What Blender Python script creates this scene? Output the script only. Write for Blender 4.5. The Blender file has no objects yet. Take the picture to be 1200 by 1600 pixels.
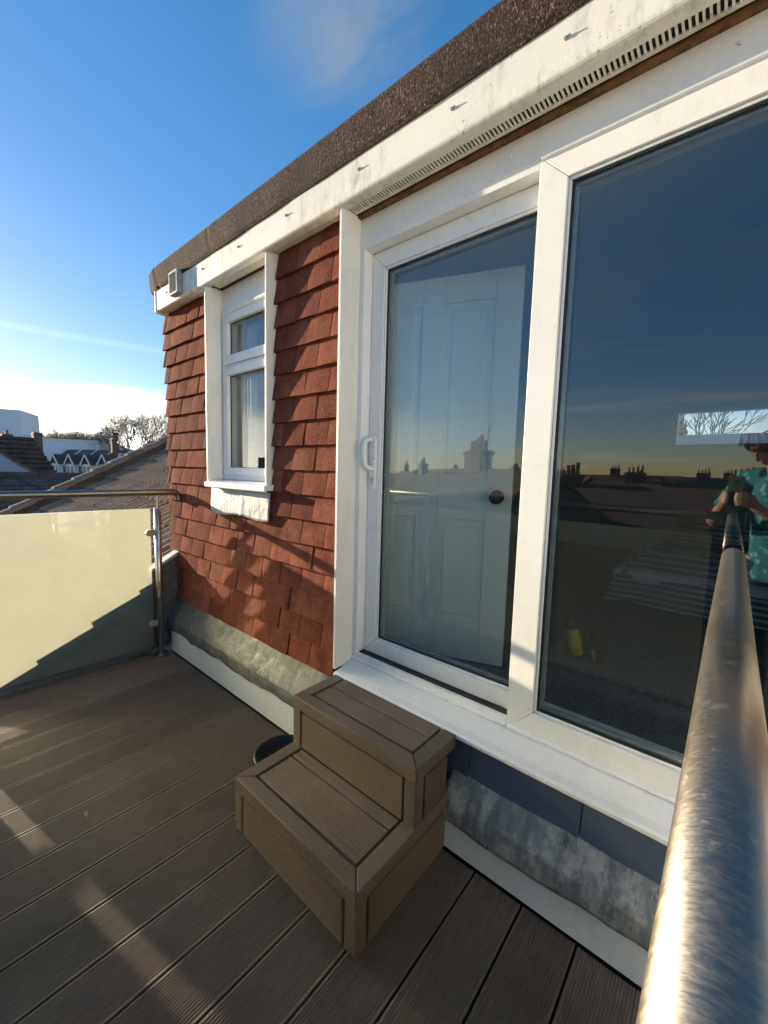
import bpy, math, random
from mathutils import Vector, Matrix, noise
R = math.radians
sc = bpy.context.scene
COL = sc.collection
random.seed(7)

# ------------------------------------------------------------------ camera
F, YAW, PIT, ROL = 635.4, 0.7061, -0.0992, 0.0279
CAM = Vector((0.0, -1.1875, 1.28))
fw = Vector((-math.sin(YAW)*math.cos(PIT), math.cos(YAW)*math.cos(PIT), math.sin(PIT)))
rt0 = Vector((math.cos(YAW), math.sin(YAW), 0)); up0 = rt0.cross(fw)
rt = rt0*math.cos(ROL) + up0*math.sin(ROL); up = -rt0*math.sin(ROL) + up0*math.cos(ROL)
cd = bpy.data.cameras.new('camera'); cam = bpy.data.objects.new('camera', cd); COL.objects.link(cam)
cd.sensor_fit = 'VERTICAL'; cd.sensor_height = 24.0; cd.lens = F/1600*24.0
cd.clip_start = 0.01; cd.clip_end = 6000
cam.matrix_world = Matrix(((rt.x, up.x, -fw.x, CAM.x), (rt.y, up.y, -fw.y, CAM.y), (rt.z, up.z, -fw.z, CAM.z), (0, 0, 0, 1)))
sc.camera = cam

# ------------------------------------------------------------------ sky, sun, exposure
SUN_EL, SUN_AZ = R(9.6), R(10.6)          # azimuth: degrees from -X towards -Y
to_sun = Vector((-math.cos(SUN_AZ)*math.cos(SUN_EL), -math.sin(SUN_AZ)*math.cos(SUN_EL), math.sin(SUN_EL)))
w = bpy.data.worlds.new('World'); sc.world = w; w.use_nodes = True
nt = w.node_tree; nt.nodes.clear()
def wn(t, **k):
    n = nt.nodes.new(t)
    for a, b in k.items(): setattr(n, a, b)
    return n
def wmath(op, a, b=None, clamp=False):
    n = wn('ShaderNodeMath', operation=op, use_clamp=clamp)
    for i, s in enumerate((a, b)):
        if s is None: continue
        if isinstance(s, (int, float)): n.inputs[i].default_value = s
        else: nt.links.new(s, n.inputs[i])
    return n.outputs[0]
out = wn('ShaderNodeOutputWorld'); bg = wn('ShaderNodeBackground'); bg.inputs[1].default_value = 0.093
sky = wn('ShaderNodeTexSky', sky_type='NISHITA', sun_disc=False)
sky.sun_elevation = SUN_EL
sky.sun_rotation = math.atan2(to_sun.x, to_sun.y)
sky.altitude = 20; sky.air_density = 1.0; sky.dust_density = 0.15; sky.ozone_density = 2.4
hs = wn('ShaderNodeHueSaturation'); hs.inputs['Saturation'].default_value = 1.32; nt.links.new(sky.outputs[0], hs.inputs['Color'])
tc = wn('ShaderNodeTexCoord'); sep = wn('ShaderNodeSeparateXYZ'); nt.links.new(tc.outputs['Generated'], sep.inputs[0])
zz = wmath('MAXIMUM', sep.outputs[2], 0.0)
den = wmath('ADD', zz, 0.10)
cmb = wn('ShaderNodeCombineXYZ')
nt.links.new(wmath('DIVIDE', sep.outputs[0], den), cmb.inputs[0]); nt.links.new(wmath('DIVIDE', sep.outputs[1], den), cmb.inputs[1])
def cloud(scale, off, lo, hi, detail=6, stretch=(1, 1, 1), src=None):
    mp = wn('ShaderNodeMapping'); mp.inputs['Location'].default_value = off; mp.inputs['Scale'].default_value = stretch
    nt.links.new(src or cmb.outputs[0], mp.inputs[0])
    nz = wn('ShaderNodeTexNoise'); nz.inputs['Scale'].default_value = scale; nz.inputs['Detail'].default_value = detail
    nz.inputs['Roughness'].default_value = 0.55; nz.inputs['Distortion'].default_value = 0.4
    nt.links.new(mp.outputs[0], nz.inputs[0])
    mr = wn('ShaderNodeMapRange', interpolation_type='SMOOTHSTEP'); mr.inputs[1].default_value = lo; mr.inputs[2].default_value = hi
    nt.links.new(nz.outputs[0], mr.inputs[0])
    return mr.outputs[0]
wisp = wmath('MULTIPLY', cloud(0.55, (3.1, 1.7, 0.0), 0.50, 0.80, 7, (0.7, 1.6, 1)), 0.42)
def ramp(lo, hi):
    mr = wn('ShaderNodeMapRange', interpolation_type='SMOOTHSTEP'); mr.inputs[1].default_value = lo; mr.inputs[2].default_value = hi
    return mr
# low cloud bank along the horizon, its upper edge broken by noise
bn = wn('ShaderNodeTexNoise'); bn.inputs['Scale'].default_value = 3.2; bn.inputs['Detail'].default_value = 7
mpb = wn('ShaderNodeMapping'); mpb.inputs['Scale'].default_value = (1, 1, 4.5); mpb.inputs['Location'].default_value = (0.4, 2.2, 0.3)
nt.links.new(tc.outputs['Generated'], mpb.inputs[0]); nt.links.new(mpb.outputs[0], bn.inputs[0])
edge = wmath('ADD', sep.outputs[2], wmath('MULTIPLY', wmath('SUBTRACT', bn.outputs[0], 0.5), 0.16))
rb = ramp(0.165, 0.105); nt.links.new(edge, rb.inputs[0])
bank = wmath('MULTIPLY', rb.outputs[0], 0.85)
dw = wmath('ADD', wmath('MULTIPLY', sep.outputs[0], -0.93), wmath('MULTIPLY', sep.outputs[1], 0.30))
rw_ = ramp(0.10, 0.70); nt.links.new(dw, rw_.inputs[0]); bank = wmath('MULTIPLY', bank, rw_.outputs[0])
def blob(d, sig, amt, scale, stretch):
    zc = max(d.z, 0)+.10; sub = wn('ShaderNodeVectorMath', operation='SUBTRACT'); nt.links.new(cmb.outputs[0], sub.inputs[0]); sub.inputs[1].default_value = (d.x/zc, d.y/zc, 0)
    mp = wn('ShaderNodeMapping'); mp.inputs['Rotation'].default_value = (0, 0, stretch[2]); mp.inputs['Scale'].default_value = (1/sig[0], 1/sig[1], 1); nt.links.new(sub.outputs[0], mp.inputs[0])
    ln = wn('ShaderNodeVectorMath', operation='LENGTH'); nt.links.new(mp.outputs[0], ln.inputs[0])
    rr = ramp(1.0, 0.0); nt.links.new(ln.outputs['Value'], rr.inputs[0])
    return wmath('MULTIPLY', wmath('MULTIPLY', rr.outputs[0], cloud(scale, (5.2, 0.6, 0), 0.30, 0.72, 7, (stretch[0], stretch[1], 1))), amt)
def pdir(x, y): return (fw+rt*((x-600)/F)-up*((y-800)/F)).normalized()
wisp = wmath('MAXIMUM', wisp, blob(pdir(575, 10), (.34, .22), .62, 2.6, (1.0, 2.2, .5)))
wisp = wmath('MAXIMUM', wisp, blob(pdir(1500, -300), (.5, .2), .5, 2.2, (1.0, 2.0, 1.2)))
wisp = wmath('MAXIMUM', wisp, blob(pdir(-700, 100), (.6, .25), .5, 2.0, (1.6, 1.0, .2)))
# a thin old vapour trail low over the roofs
tr_ = wmath('ABSOLUTE', wmath('SUBTRACT', sep.outputs[2], 0.232)); rt_ = ramp(0.010, 0.0); nt.links.new(tr_, rt_.inputs[0])
trail = wmath('MULTIPLY', wmath('MULTIPLY', rt_.outputs[0], rw_.outputs[0]), 0.07)
mask = wmath('MAXIMUM', wmath('MAXIMUM', wisp, bank), trail)
bw = wn('ShaderNodeRGBToBW'); nt.links.new(sky.outputs[0], bw.inputs[0])
ccol = wn('ShaderNodeMix', data_type='RGBA', blend_type='MULTIPLY'); ccol.inputs[0].default_value = 1.0
nt.links.new(bw.outputs[0], ccol.inputs[6]); ccol.inputs[7].default_value = (1.50, 1.44, 1.27, 1)
mix = wn('ShaderNodeMix', data_type='RGBA'); nt.links.new(mask, mix.inputs[0]); gm = wn('ShaderNodeGamma'); gm.inputs[1].default_value = 0.78; nt.links.new(hs.outputs[0], gm.inputs[0]); tn = wn('ShaderNodeMix', data_type='RGBA', blend_type='MULTIPLY'); tn.inputs[0].default_value = 1.0; tn.inputs[7].default_value = (1.0, 0.90, 1.03, 1); nt.links.new(gm.outputs[0], tn.inputs[6]); nt.links.new(tn.outputs[2], mix.inputs[6]); nt.links.new(ccol.outputs[2], mix.inputs[7])
nt.links.new(mix.outputs[2], bg.inputs[0]); nt.links.new(bg.outputs[0], out.inputs[0])

sl = bpy.data.lights.new('sun', 'SUN'); sl.energy = 4.0; sl.angle = R(0.53); sl.color = (1.0, 0.84, 0.62)
sun = bpy.data.objects.new('sun', sl); COL.objects.link(sun); sun.rotation_euler = to_sun.to_track_quat('Z', 'Y').to_euler()
vs = sc.view_settings; vs.view_transform = 'Standard'; vs.look = 'None'; vs.gamma = 1; vs.use_curve_mapping = False
vs.exposure = 1.82
sc.cycles.max_bounces = 10; sc.cycles.transparent_max_bounces = 16; sc.cycles.glossy_bounces = 5; sc.cycles.transmission_bounces = 6
sc.cycles.use_denoising = True

# ------------------------------------------------------------------ materials
class Mat:
    def __init__(s, name, base=(.5, .5, .5), rough=.5, metal=0., spec=.5):
        s.m = bpy.data.materials.new(name); s.m.use_nodes = True; s.t = s.m.node_tree
        s.p = s.t.nodes['Principled BSDF']; s.set('Base Color', (*base, 1)); s.set('Roughness', rough); s.set('Metallic', metal); s.set('Specular IOR Level', spec)
        s.coord = s.n('ShaderNodeTexCoord').outputs['Object']
    def n(s, t, **k):
        n = s.t.nodes.new(t)
        for a, b in k.items(): setattr(n, a, b)
        return n
    def set(s, i, v): s.p.inputs[i].default_value = v
    def link(s, a, b): s.t.links.new(a, b)
    def inp(s, sock, v):
        if isinstance(v, (int, float)): sock.default_value = v
        elif isinstance(v, tuple): sock.default_value = v if len(v) != 3 or sock.type == 'VECTOR' else (*v, 1)
        else: s.link(v, sock)
    def noise(s, scale, detail=4, rough=.6, stretch=None, dist=0., world=False, off=(0, 0, 0)):
        nz = s.n('ShaderNodeTexNoise'); nz.inputs['Scale'].default_value = scale; nz.inputs['Detail'].default_value = detail
        nz.inputs['Roughness'].default_value = rough; nz.inputs['Distortion'].default_value = dist
        c = s.n('ShaderNodeNewGeometry').outputs['Position'] if world else s.coord
        mp = s.n('ShaderNodeMapping'); mp.inputs['Scale'].default_value = stretch or (1, 1, 1); mp.inputs['Location'].default_value = off
        s.link(c, mp.inputs[0]); s.link(mp.outputs[0], nz.inputs[0])
        return nz.outputs[0]
    def voro(s, scale, world=False, feature='F1', outp=0):
        v = s.n('ShaderNodeTexVoronoi', feature=feature); v.inputs['Scale'].default_value = scale
        s.link(s.n('ShaderNodeNewGeometry').outputs['Position'] if world else s.coord, v.inputs[0]); return v.outputs[outp]
    def rand(s): return s.n('ShaderNodeObjectInfo').outputs['Random']
    def rng(s, x, lo, hi, a=0., b=1.):
        m = s.n('ShaderNodeMapRange', interpolation_type='SMOOTHSTEP')
        s.link(x, m.inputs[0])
        for i, v in zip((1, 2, 3, 4), (lo, hi, a, b)): m.inputs[i].default_value = v
        return m.outputs[0]
    def mix(s, f, a, b, mode='MIX'):
        m = s.n('ShaderNodeMix', data_type='RGBA', blend_type=mode)
        s.inp(m.inputs[0], f); s.inp(m.inputs[6], a); s.inp(m.inputs[7], b); return m.outputs[2]
    def math(s, op, a, b):
        m = s.n('ShaderNodeMath', operation=op); s.inp(m.inputs[0], a); s.inp(m.inputs[1], b); return m.outputs[0]
    def bright(s, c, f):
        h = s.n('ShaderNodeHueSaturation'); s.inp(h.inputs['Value'], f); s.inp(h.inputs['Color'], c); return h.outputs[0]
    def color(s, c): s.inp(s.p.inputs['Base Color'], c); return s
    def rough(s, r): s.inp(s.p.inputs['Roughness'], r); return s
    def bump(s, h, strength=.3, dist=.002):
        b = s.n('ShaderNodeBump'); b.inputs['Strength'].default_value = strength; b.inputs['Distance'].default_value = dist
        s.link(h, b.inputs['Height']); s.link(b.outputs[0], s.p.inputs['Normal']); return s

M = {}
def upvc(name, c, dirt=.0, dirtcol=(.33, .31, .25), rough=.32):
    m = Mat(name, c, rough)
    col = m.mix(m.rng(m.noise(2.5, 3, world=True), .35, .75), c, tuple(x*.93 for x in c))
    if dirt:
        st = m.math('MULTIPLY', m.rng(m.noise(22, 8, .75, (1, 1, .3), world=True), .44, .74), m.rng(m.noise(2.6, 4, world=True, off=(3, 1, 0)), .36, .62))
        col = m.mix(m.math('MULTIPLY', st, dirt), col, dirtcol)
        sp = m.math('MULTIPLY', m.rng(m.noise(95, 3, .55, world=True), .60, .70), m.rng(m.noise(5, 3, world=True, off=(1, 5, 0)), .45, .62))
        col = m.mix(m.math('MULTIPLY', sp, dirt*.8), col, dirtcol)
    m.color(col); m.rough(m.rng(m.noise(30, 3, world=True), .3, .7, rough-.06, rough+.12)); m.bump(m.noise(60, 2, world=True), .04, .001)
    return m.m
M['white'] = upvc('white_upvc', (.80, .80, .79), .18)
M['fascia'] = upvc('weathered_white_fascia', (.80, .775, .69), 1.0, (.30, .29, .22), rough=.5)
M['cheek'] = upvc('cheek_board_white', (.79, .77, .72), .3, rough=.42)
M['board'] = upvc('upstand_board_white', (.72, .76, .77), .35, (.45, .45, .42), rough=.38)
M['brush'] = upvc('ribbed_white_upvc', (.80, .79, .74), .25, rough=.36)

def tilemat():
    m = Mat('terracotta_tile', (.3, .1, .06), .95, spec=.03)
    c = m.mix(m.rand(), (.135, .041, .028), (.285, .096, .058)); wn_ = m.n('ShaderNodeTexWhiteNoise', noise_dimensions='1D'); m.link(m.rand(), wn_.inputs['W']); c = m.mix(m.rng(wn_.outputs[0], .55, 1., 0, .5), c, (.20, .092, .052))
    c = m.mix(m.rng(m.noise(9, 4, world=True), .35, .75), c, (.13, .040, .027))
    g = m.noise(150, 3, .8, world=True)
    c = m.mix(m.rng(g, .57, .67, 0, .55), c, (.46, .22, .14))
    c = m.mix(m.rng(g, .44, .34, 0, .6), c, (.055, .017, .012))
    lich = m.math('MULTIPLY', m.rng(m.noise(75, 5, .7, world=True), .66, .72), .5)
    c = m.mix(lich, c, (.42, .36, .28))
    return m.color(c).bump(m.math('ADD', m.noise(170, 3, .8, world=True), m.math('MULTIPLY', m.noise(60, 3, world=True), .6)), .7, .004).m
M['tile'] = tilemat()
def feltmat():
    m = Mat('mineral_felt', (.1, .06, .05), .95, spec=.2)
    g = m.noise(210, 3, .75, (1, 1, .5), world=True)
    c = m.mix(m.rng(g, .40, .58), (.012, .007, .006), (.085, .050, .038))
    c = m.mix(m.rng(g, .58, .68), c, (.42, .31, .24))
    c = m.mix(m.math('MULTIPLY', m.rng(m.noise(5, 4, .6, (1, 1, .5), world=True), .42, .66), .75), c, (.035, .027, .023))
    return m.color(c).bump(m.math('ADD', g, m.math('MULTIPLY', m.noise(45, 4, world=True, stretch=(1, 1, .3)), .8)), .8, .006).m
M['felt'] = feltmat()
def woodmat(name, a, b, grain=(60, 3, 60), dust=.25):
    m = Mat(name, a, .5, spec=.5)
    g = m.noise(1., 6, .65, grain, .3, world=True)
    c = m.mix(m.rng(g, .3, .72), a, b)
    c = m.bright(c, m.rng(m.rand(), 0, 1, .82, 1.16))
    c = m.mix(m.math('MULTIPLY', m.rng(m.noise(4.5, 5, .6, world=True), .45, .75), dust), c, (.30, .255, .20))
    c = m.mix(m.math('MULTIPLY', m.rng(m.noise(3.1, 3, .6, world=True, off=(7, 2, 0)), .5, .72), .4), c, tuple(x*.6 for x in a))
    c = m.mix(m.rng(m.noise(90, 2, .5, world=True), .735, .77, 0, .5), c, (.45, .42, .36))
    return m.color(c).bump(m.math('ADD', m.noise(160, 3, .7, world=True), g), .25, .0012).m
M['deck'] = woodmat('composite_deck', (.130, .094, .068), (.172, .129, .097), (110, 25, 110), .16)
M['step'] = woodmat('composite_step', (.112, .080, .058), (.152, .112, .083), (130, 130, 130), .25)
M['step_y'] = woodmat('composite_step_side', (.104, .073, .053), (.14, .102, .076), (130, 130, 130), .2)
def leadmat(name, a, b, c3, patina=.6):
    m = Mat(name, a, .55, .08)
    st = m.noise(9, 7, .7, (3.2, .4, .4), .15, world=True)
    c = m.mix(m.rng(st, .32, .68), a, b)
    c = m.mix(m.math('MULTIPLY', m.rng(m.noise(13, 8, .75, (1.3, .8, .8), world=True), .46, .62), patina), c, c3)
    c = m.mix(m.rng(m.noise(15, 5, .6, (1.4, .7, .45), .2, world=True, off=(4, 4, 1)), .61, .66, 0, .8), c, (.07, .085, .08))
    return m.color(c).rough(m.rng(st, .3, .7, .45, .7)).bump(m.math('ADD', m.noise(14, 5, world=True), m.math('MULTIPLY', st, .6)), .6, .010).m
M['lead'] = leadmat('green_grey_lead', (.045, .054, .058), (.120, .124, .122), (.185, .178, .155), .6)
M['lead_pale'] = leadmat('patina_lead', (.12, .145, .15), (.25, .26, .25), (.44, .43, .40), .8)
M['lead_new'] = leadmat('silver_lead', (.28, .29, .295), (.42, .42, .40), (.50, .49, .44), .5)
def slate():
    m = Mat('blue_grey_slate', (.06, .075, .11), .33)
    c = m.mix(m.rand(), (.055, .080, .135), (.085, .11, .16))
    c = m.mix(m.math('MULTIPLY', m.rng(m.noise(12, 6, .7, world=True, dist=.6), .5, .7), .5), c, (.12, .135, .15))
    return m.color(c).bump(m.noise(18, 6, world=True), .2, .004).m
M['slate'] = slate()
def steel(name, c=(.56, .53, .48), rough=.3, stretch=(8, 90, 8), worn=False):
    m = Mat(name, c, rough, 1.0)
    b = m.noise(6, 5, .7, stretch, world=True)
    m.color(m.mix(m.rng(m.noise(9, 6, .7, world=True), .35, .75, 0, .22), c, tuple(x*.85 for x in c)))
    if worn:      # brushed rings, finger marks and dried water spots
        sc_ = m.noise(7, 6, .8, (20, 70, 20), .3, world=True); sp_ = m.rng(m.noise(70, 4, .7, world=True), .58, .68); sm_ = m.noise(11, 5, .7, (1, .6, 1), .8, world=True)
        rr_ = m.math('ADD', m.math('ADD', m.rng(sc_, .3, .7, rough-.02, rough+.14), m.math('MULTIPLY', sp_, .12)), m.rng(sm_, .45, .65, 0, .05))
        m.color(m.mix(m.math('MULTIPLY', m.rng(sm_, .5, .66), .12), m.mix(m.math('MULTIPLY', sp_, .3), c, tuple(x*1.35 for x in c)), tuple(x*.7 for x in c)))
        return m.rough(rr_).bump(m.math('ADD', sc_, m.math('MULTIPLY', m.noise(300, 2, world=True), .4)), .022, .0004).m
    return m.rough(m.rng(b, .3, .7, rough-.03, rough+.05)).bump(m.noise(420, 2, world=True), .02, .0003).m
M['steel'] = steel('brushed_steel')
M['rail'] = steel('brushed_steel_rail', (.27, .242, .198), .31, (25, 3, 25), True)
def plain(name, c, rough=.6, metal=0., var=.12, scale=25, bump=.1, spec=.5):
    m = Mat(name, c, rough, metal, spec)
    m.color(m.mix(m.rng(m.noise(scale, 4, world=True), .3, .7), tuple(x*(1-var) for x in c), tuple(min(1, x*(1+var)) for x in c)))
    return m.bump(m.noise(scale*4, 3, world=True), bump, .003).m
M['leaf'] = plain('dry_leaf_brown', (.34, .25, .14), .8, var=.3, scale=80)
M['black'] = plain('black_rubber', (.012, .012, .013), .5)
M['dark_gap'] = plain('dark_void', (.008, .008, .008), .9)
M['brown_wood'] = plain('bare_brown_timber', (.16, .075, .026), .8, var=.45, scale=40, bump=.4)
M['backing'] = plain('dark_membrane', (.02, .018, .017), .9)
M['vent'] = plain('grey_plastic_vent', (.24, .26, .28), .45)
M['nail'] = plain('grey_fixing_head', (.30, .31, .31), .4, .4)
M['roomwall'] = plain('room_plaster', (.55, .56, .55), .85, var=.04)
M['carpet'] = plain('grey_carpet', (.16, .165, .165), .95, var=.3, scale=60, bump=.6)
M['doorpaint'] = plain('white_gloss_door', (.74, .74, .72), .35, var=.03)
M['curtain'] = plain('beige_curtain', (.42, .37, .29), .9, var=.1)
M['yellow'] = plain('yellow_tool_plastic', (.42, .28, .025), .4)
M['brick'] = plain('brown_brick', (.17, .095, .065), .9, var=.4, scale=6)
M['pot'] = plain('clay_pot', (.34, .17, .11), .85, var=.25, scale=8)
M['render_white'] = plain('white_render', (.74, .75, .74), .85, var=.06, scale=1.2)
M['grey_render'] = plain('blue_grey_render', (.33, .37, .42), .85, var=.06, scale=1.)
M['house_roof'] = plain('dark_house_tile', (.125, .075, .055), .9, var=.4, scale=2.5, bump=.3)
M['winglass'] = Mat('far_window_glass', (.03, .035, .04), .12).m
M['ground'] = plain('far_ground', (.10, .10, .09), .95, var=.3, scale=.05)
M['bark'] = plain('bare_bark', (.14, .115, .085), .9, var=.35, scale=3)
M['hedge'] = plain('distant_twigs', (.15, .13, .085), .95, var=.45, scale=.8)
M['skin'] = plain('skin', (.42, .235, .16), .5, var=.08, scale=20)
M['hair'] = plain('brown_hair', (.055, .032, .018), .55, var=.4, scale=60, bump=.5)
M['phone'] = plain('dark_green_phone', (.022, .035, .028), .25)
M['lens'] = Mat('lens_glass', (.005, .005, .006), .05).m
M['jeans'] = plain('dark_jeans', (.03, .035, .055), .9)
def shirt():
    m = Mat('teal_patterned_cotton', (.0, .25, .27), .85)
    v = m.voro(26, True)
    return m.color(m.mix(m.rng(v, .30, .36), (.10, .42, .44), (.008, .17, .20))).m
M['shirt'] = shirt()
def stripes():
    m = Mat('striped_bedding', (.3, .3, .3), .95)
    wv = m.n('ShaderNodeTexWave', bands_direction='Z', wave_profile='SIN'); wv.inputs['Scale'].default_value = 9; wv.inputs['Distortion'].default_value = .6; wv.inputs['Detail Scale'].default_value = 2
    m.link(m.n('ShaderNodeNewGeometry').outputs['Position'], wv.inputs[0])
    return m.color(m.mix(m.rng(wv.outputs[0], .55, .72), (.14, .15, .16), (.55, .56, .56))).m
M['stripe'] = stripes()
def rooftile():
    m = Mat('weathered_concrete_tile', (.2, .16, .12), .9, spec=.25)
    c = m.mix(m.rand(), (.19, .120, .082), (.30, .205, .143))
    c = m.mix(m.rng(m.noise(30, 5, .7, world=True), .45, .7), c, (.33, .29, .22))
    c = m.mix(m.rng(m.noise(12, 5, .7, world=True, off=(3, 0, 1)), .58, .7, 0, .6), c, (.055, .05, .038))
    return m.color(c).bump(m.noise(180, 4, .7, world=True), .5, .005).m
M['rooftile'] = rooftile()

def glassmat(name, r0=.085, tint=(.83, .88, .88)):
    m = Mat(name); t = m.t; t.nodes.remove(m.p)
    geo = m.n('ShaderNodeNewGeometry'); d = m.n('ShaderNodeVectorMath', operation='DOT_PRODUCT')
    m.link(geo.outputs['Incoming'], d.inputs[0]); m.link(geo.outputs['Normal'], d.inputs[1])
    c = m.math('SUBTRACT', 1.0, m.math('ABSOLUTE', d.outputs['Value'], 0))
    p5 = m.math('POWER', c, 5.0)
    fr = m.math('ADD', m.math('MULTIPLY', p5, 1-r0), r0)
    tr = m.n('ShaderNodeBsdfTransparent'); tr.inputs[0].default_value = (*tint, 1)
    gl = m.n('ShaderNodeBsdfGlossy'); gl.inputs['Roughness'].default_value = 0.0; gl.inputs[0].default_value = (1, 1, 1, 1)
    mx = m.n('ShaderNodeMixShader'); m.link(fr, mx.inputs[0]); m.link(tr.outputs[0], mx.inputs[1]); m.link(gl.outputs[0], mx.inputs[2])
    m.link(mx.outputs[0], t.nodes['Material Output'].inputs[0]); return m.m
M['glass'] = glassmat('double_glazing')
M['clear'] = glassmat('balustrade_glass_face', .04, (.93, .96, .94))
def frosted():
    m = Mat('acid_etched_glass'); t = m.t; t.nodes.remove(m.p)
    n1 = m.noise(7, 6, .7, world=True); n2 = m.noise(40, 5, .7, (1, 1, 2.), world=True)
    k = m.math('ADD', m.math('MULTIPLY', n1, .6), m.math('MULTIPLY', n2, .4))
    c = m.mix(m.rng(k, .35, .68), (.165, .162, .125), (.145, .143, .110))
    tl = m.n('ShaderNodeBsdfTranslucent'); m.link(c, tl.inputs[0])
    df = m.n('ShaderNodeBsdfDiffuse'); df.inputs[0].default_value = (.05, .06, .055, 1)
    rf = m.n('ShaderNodeBsdfRefraction'); rf.inputs['Roughness'].default_value = .62; rf.inputs['IOR'].default_value = 1.4; rf.inputs[0].default_value = (.34, .33, .26, 1)
    a0 = m.n('ShaderNodeAddShader'); m.link(tl.outputs[0], a0.inputs[0]); m.link(df.outputs[0], a0.inputs[1])
    ad = m.n('ShaderNodeAddShader'); m.link(a0.outputs[0], ad.inputs[0]); m.link(rf.outputs[0], ad.inputs[1])
    m.link(ad.outputs[0], t.nodes['Material Output'].inputs[0]); return m.m
M['frost'] = frosted()

# ------------------------------------------------------------------ mesh helpers
def wloc(o):
    p = Vector((0, 0, 0))
    while o is not None: p += o.location; o = o.parent
    return p
class MB:
    def __init__(s): s.v = []; s.f = []; s.mi = []
    def add(s, vs, fs, mi=0):
        b = len(s.v); s.v += [tuple(x) for x in vs]; s.f += [tuple(b+i for i in f) for f in fs]; s.mi += [mi]*len(fs); return s
    def box(s, x0, x1, y0, y1, z0, z1, mi=0):
        vs = [(x, y, z) for x in (x0, x1) for y in (y0, y1) for z in (z0, z1)]
        return s.add(vs, [(0, 1, 3, 2), (4, 6, 7, 5), (0, 4, 5, 1), (2, 3, 7, 6), (0, 2, 6, 4), (1, 5, 7, 3)], mi)
    def hexa(s, p):      # p: 8 points, bottom ring 0-3, top ring 4-7
        return s.add(p, [(3, 2, 1, 0), (4, 5, 6, 7), (0, 1, 5, 4), (1, 2, 6, 5), (2, 3, 7, 6), (3, 0, 4, 7)])
    def prism(s, prof, a, b, axis='X', mi=0):
        """closed profile extruded along axis; profile is the two other coordinates in xyz order"""
        def P(q, t): return (t, q[0], q[1]) if axis == 'X' else ((q[0], t, q[1]) if axis == 'Y' else (q[0], q[1], t))
        n = len(prof); vs = [P(q, a) for q in prof]+[P(q, b) for q in prof]
        fs = [(i, (i+1) % n, n+(i+1) % n, n+i) for i in range(n)]+[tuple(range(n))[::-1], tuple(range(n, 2*n))]
        return s.add(vs, fs, mi)
    def tube(s, path, r, n=12, cap=True):
        path = [Vector(p) for p in path]; rs = r if isinstance(r, (list, tuple)) else [r]*len(path)
        rings = []; ref = None
        for i, p in enumerate(path):
            t = (path[min(i+1, len(path)-1)]-path[max(i-1, 0)]).normalized()
            if ref is None: ref = Vector((0, 0, 1)) if abs(t.z) < .9 else Vector((1, 0, 0))
            a = (ref-t*ref.dot(t)).normalized(); b = t.cross(a); ref = a
            rings.append([p+(a*math.cos(2*math.pi*k/n)+b*math.sin(2*math.pi*k/n))*rs[i] for k in range(n)])
        vs = [q for rg in rings for q in rg]; fs = []
        for i in range(len(rings)-1):
            for k in range(n): fs.append((i*n+k, i*n+(k+1) % n, (i+1)*n+(k+1) % n, (i+1)*n+k))
        if cap: fs += [tuple(range(n))[::-1], tuple(range(len(vs)-n, len(vs)))]
        return s.add(vs, fs)
    def grid(s, fn, nu, nv, mi=0):
        vs = [fn(i/nu, j/nv) for i in range(nu+1) for j in range(nv+1)]
        fs = [(i*(nv+1)+j, (i+1)*(nv+1)+j, (i+1)*(nv+1)+j+1, i*(nv+1)+j+1) for i in range(nu) for j in range(nv)]
        return s.add(vs, fs, mi)
    def ball(s, c, rx, ry, rz, nu=14, nv=9, fn=None):
        c = Vector(c); vs = []; fs = []
        for j in range(nv+1):
            th = math.pi*j/nv
            for i in range(nu):
                ph = 2*math.pi*i/nu; d = Vector((math.sin(th)*math.cos(ph), math.sin(th)*math.sin(ph), math.cos(th)))
                k = fn(d) if fn else 1.
                vs.append(c+Vector((d.x*rx, d.y*ry, d.z*rz))*k)
        for j in range(nv):
            for i in range(nu): fs.append((j*nu+i, (j+1)*nu+i, (j+1)*nu+(i+1) % nu, j*nu+(i+1) % nu))
        return s.add(vs, fs)
    def mesh(s, name, off=(0, 0, 0)):
        me = bpy.data.meshes.new(name); o = Vector(off)
        me.from_pydata([tuple(Vector(v)-o) for v in s.v], [], s.f); me.update(); return me
    def build(s, name, mat, parent=None, smooth=False, bevel=0., local=False, loc=None):
        off = Vector((0, 0, 0)) if local else (wloc(parent) if parent else (Vector(loc) if loc else Vector((0, 0, 0))))
        me = s.mesh(name, off)
        for mm in (mat if isinstance(mat, (list, tuple)) else [mat]): me.materials.append(M[mm] if isinstance(mm, str) else mm)
        if any(s.mi): me.polygons.foreach_set('material_index', s.mi)
        import bmesh
        bm = bmesh.new(); bm.from_mesh(me); bmesh.ops.recalc_face_normals(bm, faces=bm.faces); bm.to_mesh(me); bm.free()
        if smooth: me.polygons.foreach_set('use_smooth', [True]*len(me.polygons))
        o = bpy.data.objects.new(name, me); COL.objects.link(o)
        if parent: o.parent = parent
        elif loc: o.location = loc
        if bevel:
            b = o.modifiers.new('bevel', 'BEVEL'); b.width = bevel; b.segments = 2; b.limit_method = 'ANGLE'; b.angle_limit = R(35)
        return o
def tag(o, label, cat, group=None):
    o['label'] = label; o['category'] = cat
    if group: o['group'] = group
    return o
def thing(name, label, cat, loc=(0, 0, 0), group=None):
    o = bpy.data.objects.new(name, None); COL.objects.link(o); o.location = loc; o.empty_display_size = .1
    return tag(o, label, cat, group)
def struct(o): o['kind'] = 'structure'; return o
def copy_tree(o, parent=None):
    c = o.copy(); COL.objects.link(c)
    if parent is not None: c.parent = parent
    for ch in o.children: copy_tree(ch, c)
    return c
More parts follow.
